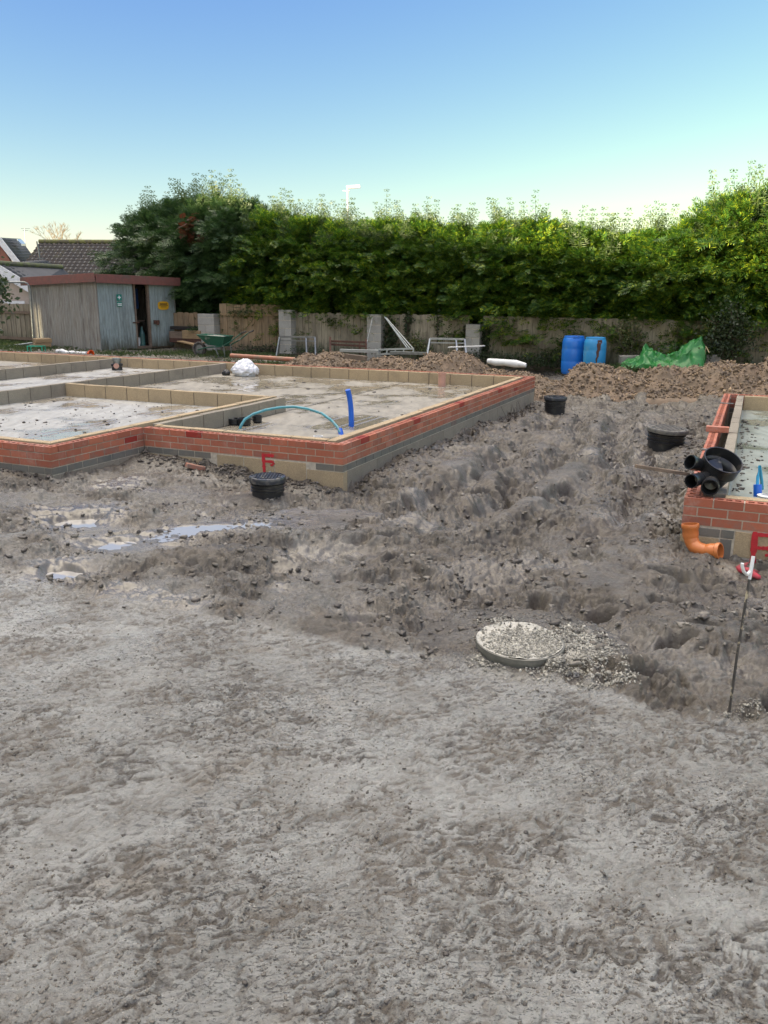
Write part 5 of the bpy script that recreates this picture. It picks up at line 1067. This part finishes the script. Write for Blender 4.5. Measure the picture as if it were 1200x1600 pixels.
def trunk_mesh(h, r, seed):
    m = MB(); rnd = random.Random(seed); m.tube([(0, 0, -.3), (.03, 0, h*.3), (-.02, .03, h*.7), (0, 0, h*.97)], [r, r*.8, r*.5, .015], 9)
    for k in range(16): z = h*(.15+.05*k); a_ = k*2.4; m.tube([(0, 0, z), (math.cos(a_)*.5, math.sin(a_)*.5, z+.15), (math.cos(a_)*.95, math.sin(a_)*.95, z+.22)], [r*.25, r*.15, .006], 5)
    me_ = bpy.data.meshes.new('trunk'); me_.from_pydata(m.v, [], m.f); me_.materials.append(M['bark']); return me_
TR = trunk_mesh(4.1, .09, 1)
for i, (a_, b_) in enumerate(VAR): a_.materials.append(M['leaf']); b_.materials.append(M['leafyoung'])
darkmesh = [VAR[i][0].copy() for i in range(4)]
for d in darkmesh: d.materials.clear(); d.materials.append(M['leafdark'])
ORD = ['first', 'second', 'third', 'fourth', 'fifth', 'sixth', 'seventh', 'eighth', 'ninth', 'tenth', 'eleventh', 'twelfth', 'thirteenth', 'fourteenth', 'fifteenth', 'sixteenth']
# along the fence: image column -> l ; (column, height scale, width scale, dark?, back offset)
HEDGE = [(178, 0.99, 1.25, 1, -2.6), (235, 1.05, 1.3, 1, -2.4), (292, 1.01, 1.2, 1, -1.8), (345, 0.95, 1.12, 1, -1.3), (400, 0.91, 1.1, 0, -1.2), (455, 0.88, 1.05, 0, -1.25), (512, 0.85, 1.05, 0, -1.25), (570, 0.82, 1.05, 0, -1.3), (628, 0.82, 1.0, 0, -1.25), (690, 0.82, 1.05, 0, -1.3), (752, 0.81, 1.05, 0, -1.2), (815, 0.81, 1.1, 0, -1.2), (878, 0.8, 1.05, 0, -1.1), (942, 0.82, 1.1, 0, -1.2), (1008, 0.84, 1.1, 0, -1.1), (1075, 0.9, 1.1, 0, -1.2), (1142, 0.97, 1.1, 0, -1.2), (1215, 0.94, 1.1, 0, -1.2), (1290, 0.94, 1.1, 0, -1.2)]
rnd = random.Random(4)
for i, (xp, hs, ws, dk, off) in enumerate(HEDGE):
    l = fence_l(xp); p = FW(l, off); z = base_h(np.array([p.x]), np.array([p.y]))[0]-(.5 if i > 12 else 0); hs = hs*(1.04 if i > 12 else 1)
    if dk: lab = ('dark bluish conifer behind the shed roof, leftmost of the hedge', 'tall dark conifer above the right half of the shed', 'dark conifer just right of the shed, with a dead brown patch', 'drooping dark conifer above the wheelbarrow')[i]
    else:
        j = i-4; px = ('just right of the wheelbarrow', 'above the second block pier', 'left of the pale block pier', 'behind the pale block pier', 'above the leaning poles', 'above the aluminium trestle', 'above the short block pier', 'above the pale fence', 'above the left blue barrel', 'right of the barrels', 'above the green tarpaulin', 'right of the green tarpaulin', 'tallest, near the right edge', 'cut by the right edge', 'beyond the right edge')[j]
        lab = 'feathery green conifer with sunlit yellow tips, %s' % px
    r = thing('conifer', lab, 'tree', (p.x, p.y, z), rnd.uniform(0, 6.28), 'conifers grown into a hedge behind the fence')
    r.scale = (ws, ws, hs*rnd.uniform(.97, 1.03)); v = i % 4
    o = bpy.data.objects.new('crown', darkmesh[v] if dk else VAR[v][0]); COL.objects.link(o); o.parent = r
    if True: o = bpy.data.objects.new('young_tips', VAR[(v+1) % 4][1]); COL.objects.link(o); o.parent = r
    o = bpy.data.objects.new('trunk', TR); COL.objects.link(o); o.parent = r
    if i == 2:
        V, F = [], []; g2 = np.random.default_rng(9); sc = np.array([ws, ws, hs]); c = (atd(297, 360, p.y-1.35)); loc_ = r.matrix_basis.inverted() @ c
        for k in range(34): d = g2.normal(0, 1, 3); spray(V, F, np.array(loc_)+g2.normal(0, 1, 3)*[.12, .12, .22], d, np.array([0, 0, 1.])+g2.normal(0, .4, 3), .25, g2)
        me_ = mk(V, F, 'dead_patch'); me_.materials.append(M['leafbrown']); o = bpy.data.objects.new('dead_patch', me_); COL.objects.link(o); o.parent = r
for i, xp in enumerate((330, 400, 470, 545, 615, 690, 765, 840, 915, 990, 1065, 1140, 1215)):
    p = FW(fence_l(xp), -2.7); z = base_h(np.array([p.x]), np.array([p.y]))[0]
    r = thing('conifer', 'shaded conifer of the second row, seen only through gaps in the hedge', 'tree', (p.x, p.y, z), rnd.uniform(0, 6.28), 'second row of conifers behind the hedge'); r.scale = (1.15, 1.15, .76)
    o = bpy.data.objects.new('crown', darkmesh[i % 4]); COL.objects.link(o); o.parent = r; o = bpy.data.objects.new('trunk', TR); COL.objects.link(o); o.parent = r
# ivy and weeds on the fence
def leaves(name, blobs, n, size, mat, lab, cat, seed, stems=0):
    rg = np.random.default_rng(seed); V = []; F = []; tot = sum(b[3]*b[4] for b in blobs)
    c0 = Vector(blobs[0][:3])
    for (x, y, z, rx, rz) in blobs:
        for _ in range(int(n*rx*rz/tot)):
            q = rg.normal(0, .5, 3); p = np.array([x+q[0]*rx, y+q[1]*min(rx, .25), z+q[2]*rz]); d = rg.normal(0, 1, 3); d[2] += .4; d /= np.linalg.norm(d); s = np.cross(d, rg.normal(0, 1, 3)); s /= np.linalg.norm(s); l = size*rg.uniform(.6, 1.3); n0 = len(V)
            V += [tuple(p-c0), tuple(p+d*l*.5+s*l*.32-c0), tuple(p+d*l-c0), tuple(p+d*l*.5-s*l*.32-c0)]; F.append((n0, n0+1, n0+2, n0+3))
    r = thing(name, lab, cat, tuple(c0)); me_ = mk(V, F, 'leaves'); link('leaves', me_, mat, r)
    m = MB()
    for (x, y, z, rx, rz) in blobs:
        for _ in range(3): m.tube([Vector((x+rg.normal(0, rx*.1), y, z-rz))-c0, Vector((x+rg.normal(0, rx*.4), y-.02, z))-c0, Vector((x+rg.normal(0, rx*.6), y, z+rz*.7))-c0], [.012, .009, .004], 5)
    if len(blobs) > 1: m.tube([Vector((b_[0], b_[1], b_[2]-b_[4]))-c0 for b_ in sorted(blobs)], .012, 5)
    m.build('stems', M['bark'], r); return r
def onf(x, y, d=.08): p = FW(fence_l(x), d); Y = p.y; return atd(x, y, Y)
def bl(x, y, rx, rz, d=.12): p = onf(x, y, d); return (p.x, p.y, p.z, rx, rz)
leaves('ivy', [bl(610, 515, .16, .35), bl(612, 535, .25, .25), bl(606, 548, .35, .12)], 900, .07, M['ivy'], 'dark ivy climbing the fence beside the pale block pier', 'ivy', 1)
leaves('ivy', [bl(636, 512, .08, .35), bl(638, 500, .12, .2)], 350, .06, M['ivy'], 'narrow strand of ivy on the boards right of the leaning poles', 'ivy', 2)
leaves('ivy', [bl(762, 515, .12, .3), bl(758, 540, .15, .3), bl(726, 530, .08, .3)], 700, .07, M['ivy'], 'ivy hanging round the short block pier', 'ivy', 3)
leaves('ivy', [bl(684, 512, .05, .4)], 160, .05, M['ivy'], 'thin ivy trail on the fence above the aluminium trestle', 'ivy', 14)
leaves('shrub', [bl(655, 545, .35, .22, .4), bl(648, 535, .2, .2, .4)], 700, .06, M['shrub'], 'low reddish green weeds in front of the fence behind the ladder', 'weeds', 4)
leaves('shrub', [bl(740, 555, .5, .12, .5), bl(790, 560, .6, .12, .5), bl(835, 564, .6, .16, .5), bl(860, 563, .4, .2, .4)], 1500, .06, M['ivy'], 'dark low weeds along the foot of the pale fence', 'weeds', 5)
leaves('shrub', [bl(985, 535, .35, .35, .5), bl(975, 520, .25, .3, .5), bl(992, 515, .2, .3, .5)], 900, .05, M['shrub'], 'thin leggy shrub between the barrels and the green tarpaulin', 'shrub', 6)
leaves('shrub', [bl(1130, 520, .5, .5, .7), bl(1150, 535, .45, .4, .7), bl(1120, 545, .3, .3, .8), bl(1142, 500, .4, .4, .7)], 2600, .07, M['ivy'], 'dark leafy bush behind the clay bank near the right edge', 'bush', 7)
leaves('shrub', [bl(480, 548, .5, .12, .6), bl(410, 545, .8, .12, .3)], 900, .05, M['ivy'], 'low ground weeds along the foot of the fence behind the wheelbarrow', 'weeds', 8)
p = atd(4, 455, 14.0); leaves('shrub', [(p.x-.15, p.y, p.z, .28, .35), (p.x-.4, p.y, p.z-.35, .3, .3)], 700, .09, M['ivy'], 'dark leafy branch poking in at the left edge', 'shrub', 9)
def grass(poly, n, h, lab, seed):
    rg = np.random.default_rng(seed); V = []; F = []
    for (x, y, rx, ry) in poly:
        k = int(n*rx*ry/sum(q[2]*q[3] for q in poly)); X = x+rg.normal(0, .5, k)*rx; Y = y+rg.normal(0, .5, k)*ry; Z = base_h(X, Y)-.02+.5*(terrain(X, Y)-base_h(X, Y))
        for a_, b_, c_ in zip(X, Y, Z):
            t_ = rg.uniform(0, 6.28); l = h*rg.uniform(.5, 1.4); ln = rg.normal(0, .45, 2)*l; w_ = .008; n0 = len(V)
            V += [(a_-w_*math.cos(t_), b_-w_*math.sin(t_), c_), (a_+w_*math.cos(t_), b_+w_*math.sin(t_), c_), (a_+ln[0]*.4, b_+ln[1]*.4, c_+l*.65), (a_+ln[0], b_+ln[1], c_+l)]; F += [(n0, n0+1, n0+2), (n0+2, n0+1, n0+3)]
    me_ = npmesh('grass', V, F); o = link('grass', me_, M['grass']); return tag(o, lab, kind='stuff')
g1 = atd(200, 552, 23.4); g3 = atd(320, 553, 24.3); g4 = atd(30, 548, 24.5); g5 = atd(420, 562, 21)
grass([(g1.x, g1.y, 1.6, .5), (g3.x, g3.y, 2.0, 1.1), (g4.x, g4.y, 1.8, .9), (g5.x, g5.y+.6, 1.6, .9), (-3.5, 23.6, 3, 1.), (-12, 27, 3, 3)], 26000, .10, 'short rough grass round the shed and along the fence', 3)
g6 = atd(965, 570, 19.5); grass([(g6.x, g6.y, .5, .2)], 900, .34, 'bright grass tuft on the clay bank right of the blue barrels', 4)
# ------------------------------------------------------------------ far things
def house(label, name='house'):
    return thing(name, label, 'house', (0, 40, 0))
def poly(pts, thick, mat, name, parent, d=(0, 0, -1)):
    m = MB(); n = len(pts); d = Vector(d)*thick; V = [Vector(p) for p in pts]+[Vector(p)+d for p in pts]
    m.add(V, [tuple(range(n)), tuple(range(2*n-1, n-1, -1))]+[(i, (i+1) % n, n+(i+1) % n, n+i) for i in range(n)]); return m.build(name, mat, parent, world=True)
def tileroof(p00, p10, p01, nu, nv, parent, mat, name='roof'):
    """pantiled slope: p00-p10 eave, p00->p01 up the slope; cols nu, rows nv, real relief"""
    p00, p10, p01 = Vector(p00), Vector(p10), Vector(p01); e = p10-p00; s = p01-p00; n = e.cross(s).normalized(); n = n if n.z > 0 else -n
    us = np.linspace(0, 1, nu*6+1); rows_ = []
    for j in range(nv): rows_ += [(j/nv, .045), ((j+.97)/nv, .0)]
    V = []
    for v, hh in rows_:
        for u in us: w_ = .03*math.sin(u*nu*2*PI); V.append(p00+e*float(u)+s*v+n*(hh+w_)-parent.location)
    o = link(name, npmesh(name, np.array([list(v) for v in V]), grid_faces(len(rows_), len(us)), False), mat, parent); return o
r1 = thing('house', 'far bungalow with a dark pantiled roof and a mossy ridge behind the shed', 'house', (-15, 40, 0))
a_, b_, c_ = atd(10, 452, 38.), atd(330, 458, 36), atd(62, 379.5, 42.5); e = (b_-a_).normalized(); rt = c_+(b_-a_)
tileroof(a_, b_, c_, 38, 15, r1, M['rooftile'])
back = Vector((0, 4.5, -2.6)); poly([a_, b_, rt, c_], .12, M['slate'], 'roof_deck', r1, (0, .3, -1)); poly([c_, rt, rt+back, c_+back], .15, M['slate'], 'roof', r1)
m = MB(); m.tube([c_+ZV*.06, rt+ZV*.06], .11, 10); m.build('ridge', simple('mossy_ridge', (.16, .17, .05), (.10, .09, .06), 4, .9), r1, smooth=True, world=True)
poly([a_+Vector((.3, .3, -.1)), b_+Vector((0, .3, -.1)), b_+Vector((0, .3, -3)), a_+Vector((.3, .3, -3))], .2, M['housebrick'], 'wall', r1, (0, 1, 0))
m = MB(); q = atd(62, 404, 39.8); m.tube([q, q+Vector((-.06, 0, .75))], .035, 8); m.build('flue', M['galv'], r1, smooth=True, world=True); m = MB(); m.box(q, (.42, .2, .04)); m.build('flue_flashing', M['galv'], r1, world=True)
r2 = thing('house', 'far brick gable-ended house with white bargeboard and a roof window, top left', 'house', (-20, 44, 0))
ap = atd(-2, 371, 41); lo = atd(33, 415, 41); far_ = Vector((4.2, 4.5, 0)); apb = atd(32, 373, 47.5); lob = atd(60, 412, 47.5); ll = Vector((2*ap.x-lo.x, lo.y, lo.z))
tileroof(lo, lob, ap, 14, 9, r2, M['slate']); poly([lo, ap, apb, lob], .15, M['slate'], 'roof_deck', r2, (0, 0, -1)); poly([ll, ap, apb, apb+(ll-ap)], .12, M['slate'], 'roof', r2)
poly([lo-ZV*.25+Vector((-.3, .1, 0)), ap-ZV*.3+Vector((0, .1, 0)), ll-ZV*.25+Vector((.3, .1, 0)), ll+Vector((.3, .1, -4)), lo+Vector((-.3, .1, -4))], .2, M['housebrick'], 'gable_wall', r2, (0, 1, 0))
for q0 in (lo, ll): m = MB(); m.bar(q0+Vector((0, -.08, -.05)), ap+Vector((0, -.08, -.05)), .05, .26); m.build('bargeboard', M['white'], r2, world=True)
q = [atd(x, y, Y) for x, y, Y in ((27, 378.5, 43.6), (34, 378.8, 44.6), (41, 386, 44.2), (33.5, 385.7, 43.2))]; poly([p_+ZV*.15 for p_ in q], .1, M['glass'], 'roof_window', r2, (0, 0, -1))
r3 = thing('garage', 'pale brick garage with a low dark roof and white bargeboard, left of the shed', 'garage', (-13, 33, 0))
ap = atd(-8, 413, 31); lo = atd(52, 449.5, 31); apb = atd(97, 419, 36.5); lob = atd(118, 436, 37.5); ll = Vector((2*ap.x-lo.x, lo.y, lo.z))
tileroof(lo, lob, ap, 16, 7, r3, M['slate']); poly([lo, ap, apb, lob], .12, M['slate'], 'roof_deck', r3); poly([ll, ap, apb, apb+(ll-ap)], .12, M['slate'], 'roof', r3)
m = MB(); m.tube([ap+ZV*.05, apb+ZV*.05], .09, 8); m.build('ridge', simple('mossy_ridge2', (.10, .12, .04), (.07, .07, .05), 4, .9), r3, world=True)
poly([lo-ZV*.15+Vector((-.12, .1, 0)), ap-ZV*.2+Vector((0, .1, 0)), ll-ZV*.2+Vector((.3, .1, 0)), ll+Vector((.3, .1, -3)), lo+Vector((-.12, .1, -3))], .2, M['creamblock'], 'wall', r3, (0, 1, 0))
poly([lo-ZV*.15+Vector((-.12, .3, 0)), lob-ZV*.15+Vector((-.12, 0, 0)), lob+Vector((-.12, 0, -3)), lo+Vector((-.12, .3, -3))], .2, M['creamblock'], 'side_wall', r3, (-1, 0, 0))
m = MB(); m.bar(lo+Vector((0, -.08, -.08)), ap+Vector((0, -.08, -.08)), .05, .30); m.build('bargeboard', M['white'], r3, world=True)
m = MB(); m.bar(atd(-20, 472, 30.8), atd(38, 472.5, 30.8), .06, .10); m.build('window_sill', M['white'], r3, world=True)
# aerial, bare trees, street lamp
m = MB(); q = atd(39.5, 380, 48); t_ = atd(38.5, 357, 48); m.tube([q-ZV*.5, t_], .02, 6); m.bar(t_+Vector((-.2, 0, 0)), t_+Vector((.25, .1, 0)), .02); m.bar(t_+Vector((-.12, 0, -.1)), t_+Vector((.15, .1, -.1)), .02); tag(m.build('aerial', M['galv']), 'thin television aerial on a pole above the far roofs', 'aerial')
def bare(c, h, w_, seed, lab):
    rnd = random.Random(seed); m = MB(); r = thing('bare_tree', lab, 'tree', tuple(c), group='bare trees behind the far roofs')
    def br(p, d, L, rad, dep):
        q = p+d*L; (trk if dep == 0 else m).tube([p, (p+q)/2+Vector((rnd.uniform(-1, 1), 0, 0))*L*.05, q], [rad, rad*.8, rad*.6], 4 if dep else 6)
        if dep < 5:
            for k in range(3 if dep < 4 else 4): nd = (d+Vector((rnd.uniform(-1, 1), rnd.uniform(-1, 1), rnd.uniform(-.1, .8)))*.75).normalized(); br(q, nd, L*rnd.uniform(.58, .8), rad*.6, dep+1)
    trk = MB(); br(Vector((0, 0, 0)), Vector((0, 0, 1)), h*.34, .09, 0); tm = simple('pale_twigs', (.30, .25, .17), (.22, .18, .13), 3, .9); trk.build('trunk', tm, r); m.build('branches', tm, r)
bare(atd(98, 425, 60)-ZV*1.5, 4.6, 2, 5, 'left hazy bare tree rising above the pantiled ridge'); bare(atd(122, 425, 60)-ZV*1.5, 4.2, 2, 8, 'right hazy bare tree rising above the pantiled ridge next to the conifers')
q = atd(543.5, 420, 60); t_ = atd(543.5, 292, 60); r = thing('street_lamp', 'white street lamp post with a flat head showing above the hedge', 'street lamp', (q.x, q.y, 0)); m = MB(); m.tube([Vector((q.x, q.y, 0)), t_], [.08, .05], 10); m.build("post", M['white'], r, smooth=True, world=True)
h_ = atd(561, 293, 60); m = MB(); m.box((t_+h_)/2+ZV*.02, (.95, .3, .20), rot=Matrix.Rotation(-.06, 3, 'Y')); m.box(t_+Vector((-.1, 0, -.25)), (.5, .1, .06)); m.build('head', M['white'], r, world=True, bevel=.04)
# ------------------------------------------------------------------ big house behind the camera, outside the frame: it keeps the site in shade
def offhouse():
    n = Vector((-.927, -.375, 0)); e = Vector((.375, -.927, 0)); 
    t = thing('terraced_house', 'long brick house behind the viewer, outside the photo, whose shadow lies over the site', 'house', tuple(n*35))
    for l0, l1, zt in ((-46, -28.2, 15.2), (-28.1, 16, 13.0)):
        c = n*35+e*((l0+l1)/2); m = MB(); m.box((c.x, c.y, (zt-3)/2-.3), (l1-l0, 8, zt-3+.6), ax=(e, -n, ZV)); m.build('wall', M['housebrick'], t, world=True)
        m = MB(); p = [n*35+e*l+n*q+ZV*z for l in (l0-.2, l1+.2) for q, z in ((-4.4, zt-3.2), (0, zt), (4.4, zt-3.2))]
        m.add(p, [(0, 1, 4, 3), (1, 2, 5, 4), (0, 2, 1), (3, 4, 5), (0, 3, 5, 2)]); m.build('roof', M['rooftile'], t, world=True)
    return t
offhouse()
# ------------------------------------------------------------------ light
SUN_EL, SUN_AZ = math.radians(12), math.radians(-112)     # azimuth from +Y towards +X
w = bpy.data.worlds.new('World'); S.world = w; w.use_nodes = True; nt = w.node_tree; bg = nt.nodes['Background']
def wn(ty, ins=None, **kw):
    n = nt.nodes.new(ty)
    for k, v in kw.items(): setattr(n, k, v)
    for k, v in (ins or {}).items():
        if isinstance(v, bpy.types.NodeSocket): nt.links.new(v, n.inputs[k])
        else: n.inputs[k].default_value = v
    return n
sky = wn('ShaderNodeTexSky'); sky.sky_type = 'NISHITA'; sky.sun_disc = False; sky.sun_elevation = SUN_EL; sky.sun_rotation = SUN_AZ; sky.air_density = 1.; sky.dust_density = .3; sky.ozone_density = 1.5
GRADE = [(.77, 1.39), (.87, 1.23), (2.97, .3)]
sp = wn('ShaderNodeSeparateColor', {0: sky.outputs[0]})
ch = [wn('ShaderNodeMath', {0: wn('ShaderNodeMath', {0: sp.outputs[i], 1: GRADE[i][1]}, operation='POWER').outputs[0], 1: GRADE[i][0]}, operation='MULTIPLY').outputs[0] for i in range(3)]
graded = wn('ShaderNodeCombineColor', {0: ch[0], 1: ch[1], 2: ch[2]}).outputs[0]
FILL_GLOW = 33.
if FILL_GLOW:
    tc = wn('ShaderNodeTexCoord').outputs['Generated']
    # added fill glow overhead, weaker behind, out of view, to light the ground
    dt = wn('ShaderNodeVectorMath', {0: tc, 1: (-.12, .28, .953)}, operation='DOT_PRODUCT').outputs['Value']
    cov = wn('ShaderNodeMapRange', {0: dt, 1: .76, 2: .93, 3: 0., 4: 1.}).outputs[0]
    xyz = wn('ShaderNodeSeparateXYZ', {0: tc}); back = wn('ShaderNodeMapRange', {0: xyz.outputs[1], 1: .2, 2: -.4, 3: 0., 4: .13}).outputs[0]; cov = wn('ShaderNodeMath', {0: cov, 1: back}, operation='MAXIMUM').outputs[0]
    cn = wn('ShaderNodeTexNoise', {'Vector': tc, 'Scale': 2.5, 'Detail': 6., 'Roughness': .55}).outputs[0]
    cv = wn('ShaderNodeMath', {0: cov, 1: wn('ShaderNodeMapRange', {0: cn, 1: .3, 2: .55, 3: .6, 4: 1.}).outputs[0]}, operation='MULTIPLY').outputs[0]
    mx = wn('ShaderNodeMix', data_type='RGBA'); nt.links.new(cv, mx.inputs[0]); nt.links.new(graded, mx.inputs[6]); mx.inputs[7].default_value = (FILL_GLOW*1.0, FILL_GLOW*.90, FILL_GLOW*.76, 1)
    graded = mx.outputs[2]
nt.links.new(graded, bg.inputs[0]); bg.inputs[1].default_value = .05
sd = bpy.data.lights.new('sun', 'SUN'); sd.energy = 5; sd.angle = math.radians(.6); sd.color = (1, .84, .55)
so = bpy.data.objects.new('sun', sd); COL.objects.link(so)
dv = Vector((math.sin(SUN_AZ)*math.cos(SUN_EL), math.cos(SUN_AZ)*math.cos(SUN_EL), math.sin(SUN_EL)))
so.rotation_euler = dv.to_track_quat('Z', 'Y').to_euler()
S.view_settings.view_transform = 'Standard'; S.view_settings.look = 'None'; S.view_settings.exposure = 2.0
